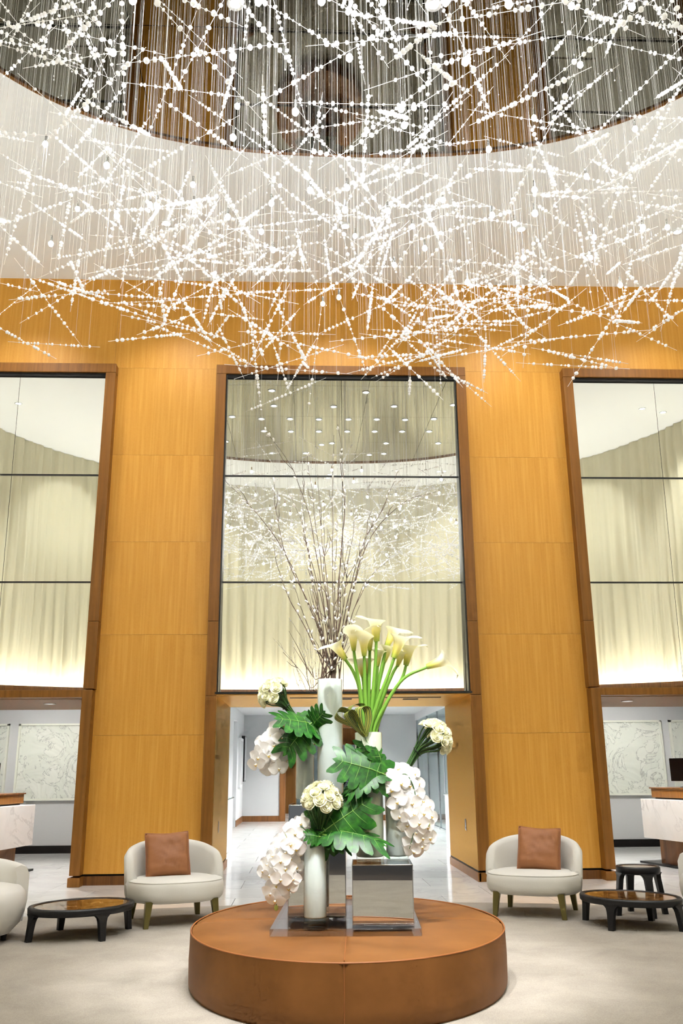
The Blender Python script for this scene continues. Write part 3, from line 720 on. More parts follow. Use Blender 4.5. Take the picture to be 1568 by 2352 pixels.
# ---- white club chairs at the picture's edges
def club_chair(label, loc, rz):
    e = thing('club_chair', label, 'armchair', loc, rz); n = 48
    m = MB(); rows = []
    for k, z in ((.001, .03), (.62, .03), (.80, .06), (.93, .14), (.99, .24), (1.0, .32), (.97, .39), (.9, .43), (.7, .45), (.001, .455)): rows.append([(*superpt(2*pi*j/n, .55*k, .52*k, 2.4), z) for j in range(n)])
    m.quadgrid(rows, close_u=True); m.build('seat', 'white_hide', e, True)
    m = MB(); pts = []
    for k, z in ((.62, .035), (.80, .06), (.935, .14), (.995, .24), (1.004, .32), (.975, .39), (.9, .434)): x, y = superpt(radians(-20), .55*k, .52*k, 2.4); pts.append((x, y, z))
    m.tube(pts, .004, 5); m.build('seam', 'linen', e, True)
    m = MB(); rows = []; A = radians(110); N = 32
    for k in range(N+1):
        t = -1+2*k/N; a = t*A; q = abs(t); top = .66-.07*q**2; ox, oy = .57*sin(a), .54*cos(a); nx, ny = sin(a), cos(a); th = .13*(1-.4*q**8)
        rows.append([(ox+nx*o_, oy+ny*o_, z) for o_, z in ((0, .12), (.03, .3), (.03, top-.08), (.0, top-.015), (-.05, top), (-.10, top-.02), (-th, top-.1), (-th, .35), (-.1, .12))])
    m.quadgrid(rows, close_u=True); m.face(rows[0][::-1]); m.face(rows[-1]); m.build('backrest', 'white_hide', e, True)
    for sx in (-1, 1):
        for sy in (-1, 1): MB().lathe([(.022, 0), (.026, .05)], 12, (.3*sx, .28*sy, 0)).build('foot', 'black_wood', e, True)
    return e
club_chair('rounded white upholstered chair cut off by the left edge of the picture', (-3.02, 8.55, RUGZ), radians(50))
club_chair('white upholstered chair barely showing at the right edge of the picture', (4.15, 8.95, RUGZ), radians(-60))

# ---- reception desks
def desk(side, loc, rz, sgn):
    e = thing('reception_desk', 'white veined marble reception desk on a dark wooden base in the %s doorway' % side, 'desk', loc, rz)
    # local: front runs along y, facing +x (sgn mirrors)
    def bx(x0, x1, *r): return MB().box(min(x0*sgn, x1*sgn), max(x0*sgn, x1*sgn), *r)
    bevel(bx(-.9, 0, -1.3, .35, .395, .965).build('marble_body', 'desk_marble', e), .004, 1)
    bx(-.85, -.22, -1.2, .28, .03, .395).build('wood_base', 'dark_wood', e)
    bx(-.95, -.12, -1.25, .72, .0, .03).build('black_plinth', 'black_base', e)
    bevel(bx(-.8, -.17, -1.2, .30, .985, 1.115).build('wood_riser', 'frame_wood', e), .003, 1)
    bx(-.82, -.15, -1.22, .32, 1.115, 1.135).build('riser_top', 'dark_wood', e)
    bx(-.78, -.2, -1.15, .25, .965, .985).build('shadow_gap', 'black_gap', e)
    return e
desk('left', (-4.10, 13.95, .001), radians(-9), 1)
desk('right', (5.29, 14.05, .001), radians(12), -1)
def monitor(label, loc, rz):
    e = thing('computer_monitor', label, 'monitor', loc, rz)
    bevel(MB().box(-.26, .26, -.015, .015, .09, .43).build('screen', 'screen_black', e), .006, 2)
    MB().box(-.02, .02, .0, .03, .01, .2).build('stand', 'black_metal', e); MB().lathe([(.09, 0), (.09, .008), (.03, .014)], 20).build('foot', 'black_metal', e, True)
monitor('edge of a black computer monitor on the left reception desk', (-4.62, 13.75, 1.137), radians(70))
monitor('black computer monitor on the wooden riser of the right reception desk', (5.80, 14.0, 1.137), radians(-62))

# ---- relief artworks
def artwork(label, x0, x1, seed):
    e = thing('relief_artwork', label, 'artwork', ((x0+x1)/2, YR, .93)); w = x1-x0; h = 1.40
    for nm, b in (('frame_side', (-w/2, -w/2+.035, 0, h)), ('frame_side', (w/2-.035, w/2, 0, h)), ('frame_rail', (-w/2, w/2, 0, .035)), ('frame_rail', (-w/2, w/2, h-.035, h))):
        MB().box(b[0], b[1], -.07, -.002, b[2], b[3]).build(nm, 'art_frame', e)
    nx, nz = 150, 110; rows = []
    for j in range(nz+1):
        row = []
        for i in range(nx+1):
            u, v = i/nx, j/nz; x = -w/2+.036+(w-.072)*u; z = .036+(h-.072)*v
            p = Vector((x*1.1, z*1.1, seed)); wp = p+Vector((noise.noise(p*1.3), noise.noise(p*1.3+Vector((9, 2, 1))), 0))*.8
            # long streaming folds that fan from the lower left, broken by crumples
            f = 0
            for o_, am in ((3.0, .5), (6.5, .3), (13, .14)):
                f += am*(1-abs(noise.noise(Vector((wp.x*o_*.55+wp.y*o_*.8, (wp.x*.8-wp.y*.55)*o_*.28, seed+o_)))*2.2))
            k = max(0, min(1, .55+1.5*noise.noise(p*.8+Vector((0, 0, 4)))))
            row.append((x, -.022-.03*k*max(-.3, f)**1.0, z))
        rows.append(row)
    m = MB().quadgrid(rows); m.build('relief_panel', 'art_relief', e, True)
    MB().box(-w/2+.02, w/2-.02, -.01, -.002, .02, h-.02).build('backing', 'art_frame', e)
artwork('white relief artwork with flowing folds on the left reception wall', -5.44, -3.45, 1.3)
artwork('neighbouring white relief artwork cut off at the left picture edge', -7.65, -5.62, 4.1)
artwork('white relief artwork with flowing folds on the right reception wall', 5.0, 6.97, 8.2)
artwork('neighbouring white relief artwork cut off at the right picture edge', 7.13, 9.1, 12.7)

# ---- things in the hall beyond
e = thing('hall_counter', 'white counter just inside the hall at the left of the middle doorway', 'counter', (-1.52, 17.6, .0005))
bevel(MB().box(-.32, .12, -.8, .8, 0, .93).build('body', 'hall_white', e), .01); MB().box(-.34, .14, -.82, .82, .93, .95).build('top', 'pane_glass', e)
e = thing('hall_counter', 'pale grey counter at the right of the hall in front of the glass partition', 'counter', (2.95, 17.4, .0005))
bevel(MB().box(-.22, .3, -.8, .8, 0, .95).build('body', 'hall_white', e), .01); MB().box(-.24, .32, -.82, .82, .95, .965).build('top', 'grey_paint', e)
e = thing('wall_picture', 'pale framed picture seen edge-on on the left wall of the hall', 'picture', (-1.868, 26.6, 1.0))
MB().box(0, .07, -.5, .5, 0, 1.35).build('frame', 'hall_white', e); MB().box(.07, .075, -.42, .42, .08, 1.27).build('print', 'grey_paint', e)
e = thing('wall_screen', 'grey framed screen seen edge-on at the far end of the hall wall', 'screen', (-1.868, 27.65, 1.15))
MB().box(0, .1, -.35, .35, 0, 1.3).build('frame', 'black_metal', e); MB().box(.1, .104, -.32, .32, .03, 1.27).build('panel', 'grey_paint', e)
e = thing('luggage_cart', 'red-decked cart with a chrome hoop behind the glass partition', 'cart', (4.35, 23.2, -.0495))
bevel(MB().box(-.45, .45, -.3, .3, .22, .30).build('deck', 'red_paint', e), .01)
MB().tube(spline([(-.4, 0, .3), (-.38, 0, .8), (-.25, 0, 1.0), (-.1, 0, .8), (-.08, 0, .3)], 8), .018, 8).build('hoop', 'chrome', e, True)
for x in (-.32, .32):
    for y in (-.22, .22): MB().lathe([(.06, -.02), (.06, .02)], 14).build('wheel', 'black_metal', e, True, (x, y, .11)).rotation_euler = (pi/2, 0, 0)
for x in (-.32, .32): MB().box(x-.02, x+.02, -.25, .25, .09, .22).build('axle', 'black_metal', e)
# blue-black console reflected in the mirrored plinth stands out of the frame; dark palm by the outer door
e = thing('potted_palm', 'dark green spiky plant in a white pot before the glazed outer door', 'plant', (1.22, 30.6, .0))
MB().lathe([(.14, 0), (.2, .5), (.2, .55), (.17, .55), (.17, .48), (.001, .48)], 24).build('pot', 'hall_white', e, True)
random.seed(21)
for k in range(46):
    a = random.uniform(0, 2*pi); el = random.uniform(-.1, 1.3); L = random.uniform(.45, .85); base = Vector((0, 0, random.uniform(.6, 1.35)))
    d = Vector((cos(a)*cos(el), sin(a)*cos(el), sin(el))); pts = spline([base, base+d*L*.5+Vector((0, 0, .06)), base+d*L-Vector((0, 0, .18*cos(el)+.05))], 5)
    sdv = Vector((-sin(a), cos(a), 0)); m = MB(); m.quadgrid([[p-sdv*w, p+Vector((0, 0, .008)), p+sdv*w] for p, w in zip(pts, [.01+.022*sin(pi*min(1, (i+.5)/len(pts))) if i < len(pts)-1 else .001 for i in range(len(pts))])]); m.build('frond', 'palm_green', e, True)
MB().tube([(0, 0, .48), (.02, 0, .9), (0, .01, 1.4)], [.03, .025, .015], 8).build('stem', 'stem_brown', e, True)
# ================================================================== FLOWERS
random.seed(7)
# ---- rose bloom, unit radius about 1, axis +z
def rose_mesh(seed):
    rnd = random.Random(seed); m = MB()
    def petal(a0, span, r0, h, zb, curl, op):
        nu, nv = 6, 5; rows = []
        for j in range(nv+1):
            v = j/nv; row = []
            for i in range(nu+1):
                u = -1+2*i/nu
                ww = span*(.55+.45*sin(pi*min(1, .15+.75*v)))
                edge = (1-.16*u*u*v*v)
                rad = r0*(.42+.58*sin(pi/2*min(1, v*1.25)))*(1+op*v)+curl*max(0, v-.7)*1.6+.05*abs(u)**2*r0
                z = zb+h*(v*edge)-curl*1.1*max(0, v-.75)*1.2+.03*sin(5*u+seed)*v
                a = a0+u*ww; row.append((rad*cos(a), rad*sin(a), z))
            rows.append(row)
        m.quadgrid(rows)
    for k in range(3): petal(rnd.random()*.4+k*2*pi/3, 1.25, .26, .52, .42, .02, .0)
    for k in range(4): petal(.5+rnd.random()*.3+k*2*pi/4, 1.0, .46, .62, .28, .06, .05)
    for k in range(5): petal(.2+rnd.random()*.3+k*2*pi/5, .86, .66, .68, .15, .16, .1)
    for k in range(5): petal(.8+rnd.random()*.3+k*2*pi/5, .82, .84, .60, .04, .30, .16)
    m.blob((0, 0, .25), .5, .5, .3, 10, 5)
    m.blob((0, 0, .75), .17, .17, .2, 8, 5)
    return m.mesh('rose', 'rose_petal', True)
ROSES = [rose_mesh(s) for s in (1, 2, 3)]
def rose_bouquet(label, root, neck, head, rad, nblooms, rsize, spread, neck_r, aspect=1.0, cover=1.15):
    """root, neck, head: points; blooms on a dome around head, facing away from the neck"""
    root, neck, head = Vector(root), Vector(neck), Vector(head)
    e = thing('rose_bouquet', label, 'bouquet', root); ax = (head-neck).normalized()
    q = Vector((0,0,1)).rotation_difference(ax); golden = pi*(3-sqrt(5))
    low = (neck-root).normalized()
    for k in range(nblooms):
        t = (k+.5)/nblooms; th = spread*sqrt(t)*cover; a = k*golden
        d = q @ Vector((sin(th)*cos(a), sin(th)*sin(a), cos(th)))
        p = neck+(head-neck)*.15+d*rad*(1 if aspect == 1 else 1)
        p = neck + ax*((head-neck).length-rad) + d*rad
        d2 = (d*.75+(p-neck).normalized()*.25).normalized()
        o = put('rose', ROSES[k % 3], e); orient(o, p-d2*rsize*.45-root, d2, rsize*random.uniform(.92, 1.08), random.uniform(0, 6))
        j = q @ Vector((cos(a), sin(a), 0))*neck_r*sqrt(t)
        jr = q @ Vector((cos(a+1.2), sin(a+1.2), 0))*neck_r*.9*sqrt(t)
        pts = spline([Vector((0,0,0))+jr, (neck-root)+j, (p-root)*.6+(neck-root+j)*.4, p-root-d2*rsize*.4], 5)
        MB().tube(pts, .0055, 5).build('stem', 'stem_green', e, True)
        if k % 2 == 0:   # sepals under the bloom
            m = MB()
            for s in range(4):
                aa = s*pi/2+a; dd = (Quaternion(d2, aa) @ d2.orthogonal().normalized()); b = p-root-d2*rsize*.42
                m.tube([b, b+dd*rsize*.45-d2*rsize*.1, b+dd*rsize*.75-d2*rsize*.45], [.004, .003, .0006], 4)
            m.build('sepals', 'stem_green', e, True)
    m = MB(); o1 = q @ Vector((1, 0, 0)); o2 = q @ Vector((0, 1, 0))
    m.tube([neck-root+(o1*cos(2*pi*k/20)+o2*sin(2*pi*k/20))*(neck_r*1.12) for k in range(21)], .0035, 5, False); m.build('tie', 'black_metal', e, True)
    return e
rose_bouquet('cream rose bouquet leaning to the left beside the tallest vase', (.0, 7.0, 1.70), at(657, 1622, 6.95), at(607, 1572, 6.9), .125, 17, .040, 1.25, .030)
rose_bouquet('cream rose bouquet leaning to the right above the white orchids', (.66, 6.58, 1.33), at(958, 1727, 6.6), at(1025, 1672, 6.56), .13, 20, .042, 1.25, .034)
rose_bouquet('upright dome of cream roses in the short front vase', (.065, 6.45, .93), at(736, 1905, 6.45), at(741, 1798, 6.42), .128, 24, .041, 1.45, .030)

# ---- orchids
def orchid_mesh():
    m = MB()
    def petal(a, L, wid, z0, cup, rnd_=1.0, n=6):
        d = Vector((cos(a), sin(a), 0)); s = Vector((-sin(a), cos(a), 0)); rows = []
        for j in range(n+1):
            v = j/n; w = wid*(sin(pi*min(.985, .06+.92*v**rnd_)))**.75
            rows.append([d*(L*v)+s*(w*u)+Vector((0, 0, z0+cup*(v*v)+.05*L*(u*u)*(1 if cup < 0 else -1)+.015*sin(7*v+3*u))) for u in (-1, -.5, 0, .5, 1)])
        m.quadgrid(rows)
    petal(pi/2, .85, .33, -.06, -.10, 1.1); petal(pi*1.19, .85, .32, -.06, -.12, 1.1); petal(pi*1.81, .85, .32, -.06, -.12, 1.1)
    petal(.16, .98, .52, .0, -.10, .8); petal(pi-.16, .98, .52, .0, -.10, .8)
    m.blob((0, -.02, .08), .09, .09, .14, 8, 5)
    return m.mesh('blossom', 'orchid_petal', True)
def lip_mesh():
    m = MB()
    m.blob((0, -.12, .14), .06, .11, .05, 8, 5, (0, -.3, 1)); m.blob((-.09, -.05, .13), .035, .07, .06, 6, 4, (-.5, 0, 1)); m.blob((.09, -.05, .13), .035, .07, .06, 6, 4, (.5, 0, 1))
    return m.mesh('lip', 'lip_yellow', True)
ORCH, LIP = orchid_mesh(), lip_mesh()
def orchid(label, stems, blooms, size, Y, buds=()):
    """stems: lists of pixel tracks; blooms: (px, py, depth offset, facing dx, dz)"""
    root = at(*stems[0][0], Y); e = thing('orchid_spray', label, 'orchid', root)
    for tr_ in stems:
        pts = spline([at(p[0], p[1], Y+(p[2] if len(p) > 2 else 0))-root for p in tr_], 6)
        MB().tube(pts, [.006-.0035*i/(len(pts)-1) for i in range(len(pts))], 6).build('stem', 'stem_green', e, True)
    for k, b in enumerate(blooms):
        p = at(b[0], b[1], Y+b[2])-root; d = Vector((b[3]+random.uniform(-.15, .15), -1, b[4]+random.uniform(-.15, .1))).normalized()
        o = put('blossom', ORCH, e)
        zq = d; up = (Vector((0,0,1))-zq*zq.z).normalized(); up = Quaternion(zq, random.uniform(-.45, .45)) @ up; xq = up.cross(zq)
        R_ = Matrix((xq, up, zq)).transposed(); o.rotation_mode = 'QUATERNION'; o.rotation_quaternion = R_.to_quaternion(); s = size*random.uniform(.9, 1.1)
        o.scale = (s,)*3; o.location = p; put('lip', LIP, o)
        # pedicel to the nearest stem point
        if k % 2 == 0: MB().tube([p-d*.01, p-d*.05+Vector((0, 0, .01)), p-d*.08-Vector((0, 0, .015))], .0025, 5).build('pedicel', 'stem_green', e, True)
    for b in buds:
        p = at(b[0], b[1], Y)-root; MB().blob(p, .014, .014, .02, 8, 6).build('bud', 'bud_green', e, True)
random.seed(3)
A_ = [(655,1668,.02,-.3,.3),(640,1675,.05,-.2,.3),(620,1690,.03,-.6,.3),(648,1695,-.03,.1,.1),(605,1705,.03,-.7,.1),(630,1712,-.02,-.3,.1),(600,1722,.0,-.8,-.1),(618,1735,-.03,-.3,0),(645,1725,.06,.2,0),(594,1740,-.02,-.6,-.2),(588,1755,0,-.7,-.4),(610,1752,.03,-.3,-.3),(632,1750,0,.1,-.3),(640,1765,-.03,.3,-.4),(622,1765,.0,-.2,-.5),(655,1745,.03,.5,-.1),(662,1728,.05,.6,.1),(630,1688,.06,-.3,.4)]
orchid('white orchid cascade under the left rose bouquet, its dark stems showing', [[(706,1668),(672,1665),(648,1690),(630,1720),(628,1745),(635,1758)],[(706,1668),(680,1690),(657,1708),(650,1725)]], A_, .088, 6.85)
B_ = [(690,1893,.0,.1,.3),(672,1900,.05,-.3,.5),(705,1905,.03,.5,.2),(678,1915,-.04,-.1,.1),(662,1922,.04,-.5,.2),(690,1928,-.02,.2,0),(650,1930,.05,-.6,.2),(668,1940,-.05,-.2,.1),(640,1948,.02,-.7,.2),(655,1958,-.04,-.2,0),(680,1950,-.05,.3,.1),(628,1965,.0,-.6,0),(645,1978,-.05,-.3,0),(668,1972,-.02,.1,0),(690,1962,.06,.6,.1),(615,1985,.0,-.8,0),(632,1995,-.03,-.4,-.1),(655,1995,-.05,0,0),(605,2000,.02,-.9,.1),(680,1992,.0,.5,.1),(620,2010,-.02,-.6,-.3),(645,2020,-.06,-.2,-.1),(672,2018,-.04,.3,0),(634,2032,-.02,-.3,-.2),(662,2040,-.03,.2,-.2),(622,2052,-.03,-.5,-.3),(632,2068,-.03,-.4,-.5),(645,2058,.0,.0,-.3)]
orchid('long cascade of white orchids hanging from the short front vase to the tray', [[(712,1922),(690,1900,-.02),(668,1920,-.02),(655,1970,-.02),(643,2020,-.02),(640,2060,-.02),(634,2080,-.02)],[(712,1922),(695,1935,.0),(678,1975,.0),(672,2000,.0),(668,2040,.0)]], B_, .078, 6.42, [(634,2085),(659,1915)])
C_ = [(915,1768,.04,.0,.6),(888,1782,-.02,-.3,.2),(905,1792,-.04,0,.1),(932,1782,.0,.3,.3),(950,1778,.04,.6,.4),(920,1800,-.05,.1,.1),(900,1815,-.05,-.2,0),(940,1805,-.02,.4,.2),(960,1800,.05,.7,.3),(930,1825,-.03,.1,0),(955,1825,.0,.5,.1),(912,1842,-.05,-.2,-.1),(945,1845,-.04,.2,0),(970,1840,.03,.8,.2),(985,1852,.05,.9,.3),(918,1875,-.05,-.2,-.2),(950,1870,-.04,.2,-.1),(972,1868,-.01,.5,0),(990,1875,.02,.8,.1),(935,1895,-.02,0,-.2),(962,1890,-.05,.3,-.1),(980,1900,-.01,.6,-.1),(955,1912,-.02,.2,-.2),(970,1925,-.01,.5,-.2),(945,1938,.0,.1,-.3),(968,1945,.0,.4,-.3),(950,1955,.0,.1,-.5),(985,1925,.03,.8,0)]
orchid('long cascade of white orchids hanging from the right-hand vase of the cube', [[(905,1795),(930,1778,-.02),(950,1810,-.02),(955,1860,-.02),(950,1910,-.02),(940,1950,-.02)],[(905,1795),(920,1800,0),(925,1840,0),(940,1880,0)]], C_, .080, 6.48, [(983,1892)])

# ---- calla lilies
def calla_mesh(seed):
    rnd = random.Random(seed); m = MB(); nu, nv = 28, 10; rows = []
    for j in range(nv+1):
        v = j/nv; row = []
        for i in range(nu+1):
            a = -pi*1.08+2.16*pi*i/nu; tip = ((1+cos(a))/2)**2.2
            L = .78+.42*tip
            fl = max(0, v-.5)/.5
            r = .085+.16*v**1.1+(.16+.10*tip)*fl**2.0+(.02 if i in (0, nu) else 0)
            z = L*v-(.10+.14*tip)*fl**3
            wob = .02*sin(3*a+seed)*fl
            row.append(((r+wob)*cos(a)+.12*tip*fl**2, (r+wob)*sin(a)*(.95), z))
        rows.append(row)
    m.quadgrid(rows)
    # pinched tip
    m.tube([(.58, 0, .93), (.64, 0, .90), (.69, 0, .86)], [.03, .014, .002], 5)
    return m.mesh('spathe', 'calla_petal', True)
CALLA = [calla_mesh(s) for s in (1, 2, 3)]
SPADIX = MB().tube([(0, 0, .1), (.01, 0, .35), (.03, 0, .62)], [.035, .04, .02], 8).mesh('spadix', 'lip_yellow', True)
def calla(label, track, tipdir, size, dy=0.0, roll=0.0):
    base = Vector((.452+(track[0][0]-845)*.0028, 6.56+dy*.5, 1.45)); e = thing('calla_lily', label, 'flower', base, group='calla lilies in the pale green vase')
    ws = [at(x, y, 6.56+dy*(.6+.6*i/len(track))) for i, (x, y) in enumerate(track)]
    pts = spline([Vector((0,0,0))]+[w-base for w in ws], 7); n = len(pts)
    MB().tube(pts, [.0165-.006*i/(n-1) for i in range(n)], 10).build('stem', 'calla_stem', e, True)
    d = (pts[-1]-pts[-3]).normalized(); tp = at(tipdir[0], tipdir[1], 6.56+dy*1.2+(tipdir[2] if len(tipdir) > 2 else 0))-base-pts[-1]
    d = (d*.35+tp.normalized()*.65).normalized()
    o = put('spathe', CALLA[len(label) % 3], e); orient(o, pts[-1]-d*.012, d, size*1.3, roll); put('spadix', SPADIX, o)
CL = [
 ('calla lily drooping farthest to the left beside the willow stems', [(832,1682),(826,1590),(812,1545),(791,1512)], (752,1466), .150, -.02, 2.6),
 ('upright calla lily second from the left, its yellow cup facing forward', [(838,1682),(826,1580),(817,1530),(812,1491)], (812,1440), .145, -.05, 4.6),
 ('yellow calla lily third from the left', [(843,1682),(838,1590),(837,1540),(836,1503)], (832,1442), .150, -.06, 4.2),
 ('calla lily with a rounded cream cup just under the topmost bloom', [(846,1682),(847,1590),(848,1540),(849,1491)], (848,1438), .140, .0, 5.2),
 ('topmost calla lily with a wide white rim', [(850,1682),(858,1570),(862,1520),(864,1470)], (853,1418), .165, -.03, 3.0),
 ('small half-open calla lily in the middle of the bunch', [(852,1682),(860,1590),(865,1555),(867,1527)], (870,1475), .125, .05, 2.0),
 ('calla lily behind the middle stems, its green throat showing', [(855,1682),(866,1590),(875,1550),(883,1518)], (900,1470), .130, .06, .8),
 ('large white calla lily with a ruffled rim at upper right', [(848,1684),(868,1610),(892,1548),(906,1508)], (930,1450), .175, -.06, .3),
 ('narrow calla lily below the large white bloom', [(858,1682),(880,1600),(900,1550),(913,1527)], (926,1480), .120, .02, 1.0),
 ('calla lily with a cream cup second from the right', [(862,1682),(890,1610),(922,1560),(933,1525)], (945,1470), .150, .0, .2),
 ('high calla lily at the right with a long pointed tip', [(854,1682),(868,1580),(878,1525),(889,1482)], (925,1432), .150, .05, .0),
 ('calla lily arching out farthest to the right', [(856,1684),(880,1627),(925,1560),(983,1531)], (1050,1512), .165, -.03, .2),
 ('low calla lily behind the stems at the left', [(840,1682),(836,1620),(835,1580),(832,1552)], (812,1498), .125, .09, 3.4),
 ('low pale calla lily half hidden behind the middle stems', [(846,1682),(842,1620),(842,1580),(841,1545)], (846,1490), .120, .10, 1.6),
]
for c_ in CL: calla(*c_)

# ---- monstera leaves
def monstera_mesh(seed, bend=.35, cup=.25, N=5):
    rnd = random.Random(seed); m = MB(); rib = MB()
    def warp(x, y): return (x, y, -bend*(max(0, y)**2)-cup*abs(x)**1.4+.02*sin(6*y+seed)+.01*sin(9*x))
    def wid(t): return .60*(sin(pi*min(.97, .20+.74*t)))**.6
    for s in (-1, 1):
        for i in range(-1, N):
            t0, t1 = (i)/N, (i+1)/N
            if i == -1: t0, t1 = 0.0, .02
            cut = rnd.uniform(.50, .72); nq = 7
            w = wid((max(0, i)+.5)/N)*(1 if i >= 0 else .92); sweep = -.26 if i < 0 else -.12+.36*((i+.5)/N)
            rows = []
            for j in range(nq+1):
                q_ = j/nq; mid = (t0+t1)/2+sweep*q_**1.2
                hw = (t1-t0)/2*1.02 if i >= 0 else .01+.17*sin(pi*min(1, q_*.9))**.8
                if i >= 0:
                    hw *= 1.0+(.30+.10*t0)*q_
                    if q_ > cut: hw *= 1-.14*min(1, (q_-cut)/(1-cut)*2)
                    if q_ > .80: hw *= 1-.5*((q_-.80)/.2)**1.5
                xx = s*w*q_*(1-.05*q_)
                rows.append([warp(xx, mid+hw*p) for p in (-1, -.33, .33, 1)])
            m.quadgrid(rows, flip=(s > 0))
            if i >= 0: rib.tube([Vector(warp(s*w*q_, (t0+t1)/2+sweep*q_**1.2))+Vector((0, 0, .004)) for q_ in (0, .35, .7)], [.006, .004, .001], 4)
    # tip
    m.quadgrid([[warp(u*.11*(1-v), .97+.16*v) for u in (-1, 0, 1)] for v in (0, .5, .98)])
    rib.tube([Vector(warp(0, y))+Vector((0, 0, .006)) for y in (-.25, -.1, 0, .25, .5, .75, 1.0)], [.014, .014, .012, .010, .008, .006, .002], 5)
    return m.mesh('blade', 'monstera', True), rib.mesh('midrib', 'leaf_rib', True)
MONS = [monstera_mesh(1, .25, .2), monstera_mesh(2, .45, .35), monstera_mesh(5, .15, .5)]
def monstera(label, base, tip, nrm, size_k=1.0, kind=0, widthk=1.0, Yb=6.5, Yt=6.4, root=None):
    p0, p1 = at(base[0], base[1], Yb), at(tip[0], tip[1], Yt)
    yv = p1-p0; L = yv.length*size_k; yv.normalize(); z = Vector(nrm); z = (z-yv*z.dot(yv)).normalized(); x = yv.cross(z)
    e = thing('monstera_leaf', label, 'leaf', p0)
    R_ = Matrix((x, yv, z)).transposed(); bl, rb = MONS[kind]
    o = put('blade', bl, e); o.rotation_mode = 'QUATERNION'; o.rotation_quaternion = R_.to_quaternion(); o.scale = (L*widthk, L, L)
    put('midrib', rb, o)
    if root is not None:
        r_ = Vector(root)-p0; MB().tube(spline([r_, r_*.4+Vector((0, 0, .02)), (0, 0, 0), yv*L*.1], 5), .006, 6).build('stalk', 'leaf_rib', e, True)
monstera('bright monstera leaf spreading left under the left rose bouquet', (724, 1668), (652, 1634), (-.15, -.62, .75), 1.0, 0, 1.05, 6.86, 6.72, (.0, 7.0, 1.71))
monstera('lower monstera leaf with pointed lobes left of the tallest vase', (716, 1660), (664, 1700), (-.1, -.85, .35), 1.0, 1, 1.15, 6.84, 6.68, (.0, 7.0, 1.71))
monstera('small monstera leaf touching the side of the tallest vase', (716, 1668), (738, 1640), (.3, -.8, .4), 1.0, 2, 1.2, 6.84, 6.72, (.0, 7.0, 1.71))
monstera('big monstera leaf pointing left across the calla vase', (874, 1776), (786, 1738), (-.05, -.9, .42), 1.0, 0, 1.0, 6.44, 6.36, (.64, 6.58, 1.34))
monstera('monstera leaf standing up behind the big leaf on the calla vase', (872, 1772), (838, 1702), (.1, -.92, .2), 1.0, 2, .8, 6.46, 6.44, (.64, 6.58, 1.34))
monstera('folded monstera leaf at the right rim of the calla vase', (880, 1775), (866, 1700), (.75, -.6, .1), 1.0, 2, .6, 6.47, 6.46, (.64, 6.58, 1.34))
monstera('drooping monstera leaf below the big leaf on the calla vase', (870, 1778), (806, 1792), (0, -.6, .8), 1.0, 1, .7, 6.44, 6.34, (.64, 6.58, 1.34))
monstera('large upright monstera leaf beside the front rose dome', (738, 1915), (832, 1838), (.12, -.9, .45), 1.0, 0, .95, 6.42, 6.32, (.09, 6.45, .94))
monstera('dark monstera leaf stretching right across the calla vase foot', (752, 1910), (858, 1890), (0, -.45, .9), 1.0, 1, .75, 6.41, 6.28, (.09, 6.45, .94))
monstera('dark green leaf behind the stems of the front rose dome', (722, 1915), (712, 1855), (-.2, -.95, 0), 1.0, 2, .7, 6.5, 6.5, (.06, 6.45, .94))
monstera('small curled leaf at the rim of the short front vase', (735, 1922), (706, 1916), (.1, -.8, .5), 1.0, 2, 1.2, 6.38, 6.34, (.06, 6.45, .94))
monstera('low monstera leaf hanging over the right of the short front vase', (745, 1918), (795, 1925), (0, -.7, .6), 1.0, 1, .9, 6.38, 6.3, (.09, 6.45, .94))

# ---- looped striped leaves beside the calla stems
e = thing('looped_striped_leaves', 'yellow-striped green leaves folded into loops at the rim of the calla vase', 'leaf', (.43, 6.50, 1.66))
r0 = Vector((.43, 6.50, 1.66))
LOOPS = [([(838,1692),(812,1668),(782,1654),(771,1643),(780,1630),(800,1636),(822,1662),(838,1692)], 6.44, (.35, -.8, .55), .030),
         ([(838,1692),(814,1660),(800,1634),(812,1619),(832,1620),(838,1640),(836,1668),(839,1692)], 6.50, (.75, -.6, .2), .026),
         ([(840,1692),(826,1660),(822,1632),(830,1623),(842,1628),(846,1650),(842,1675),(840,1692)], 6.42, (.92, -.35, .1), .030),
         ([(837,1692),(808,1664),(794,1642),(802,1633),(814,1640),(828,1670),(838,1692)], 6.40, (.6, -.7, .35), .026)]
for pts, Y, wd, hw in LOOPS:
    P = spline([at(x, y, Y+.0006*k*8)-r0 for k, (x, y) in enumerate(pts)], 6); wd = Vector(wd).normalized(); m = MB()
    cols = [-1, -.72, -.6, -.22, -.1, .0, .1, .22, .6, .72, 1]; cm = [0, 1, 0, 1, 0, 0, 1, 0, 1, 0]
    n = len(P)
    for c0, c1, k in zip(cols[:-1], cols[1:], cm):
        m.cur = k; m.quadgrid([[p+wd*hw*(.35+.65*sin(pi*(.08+.84*i/(n-1))))*c for c in (c0, c1)] for i, p in enumerate(P)])
    o = m.build('leaf_loop', ['stripe_green', 'stripe_yellow'], e, True)

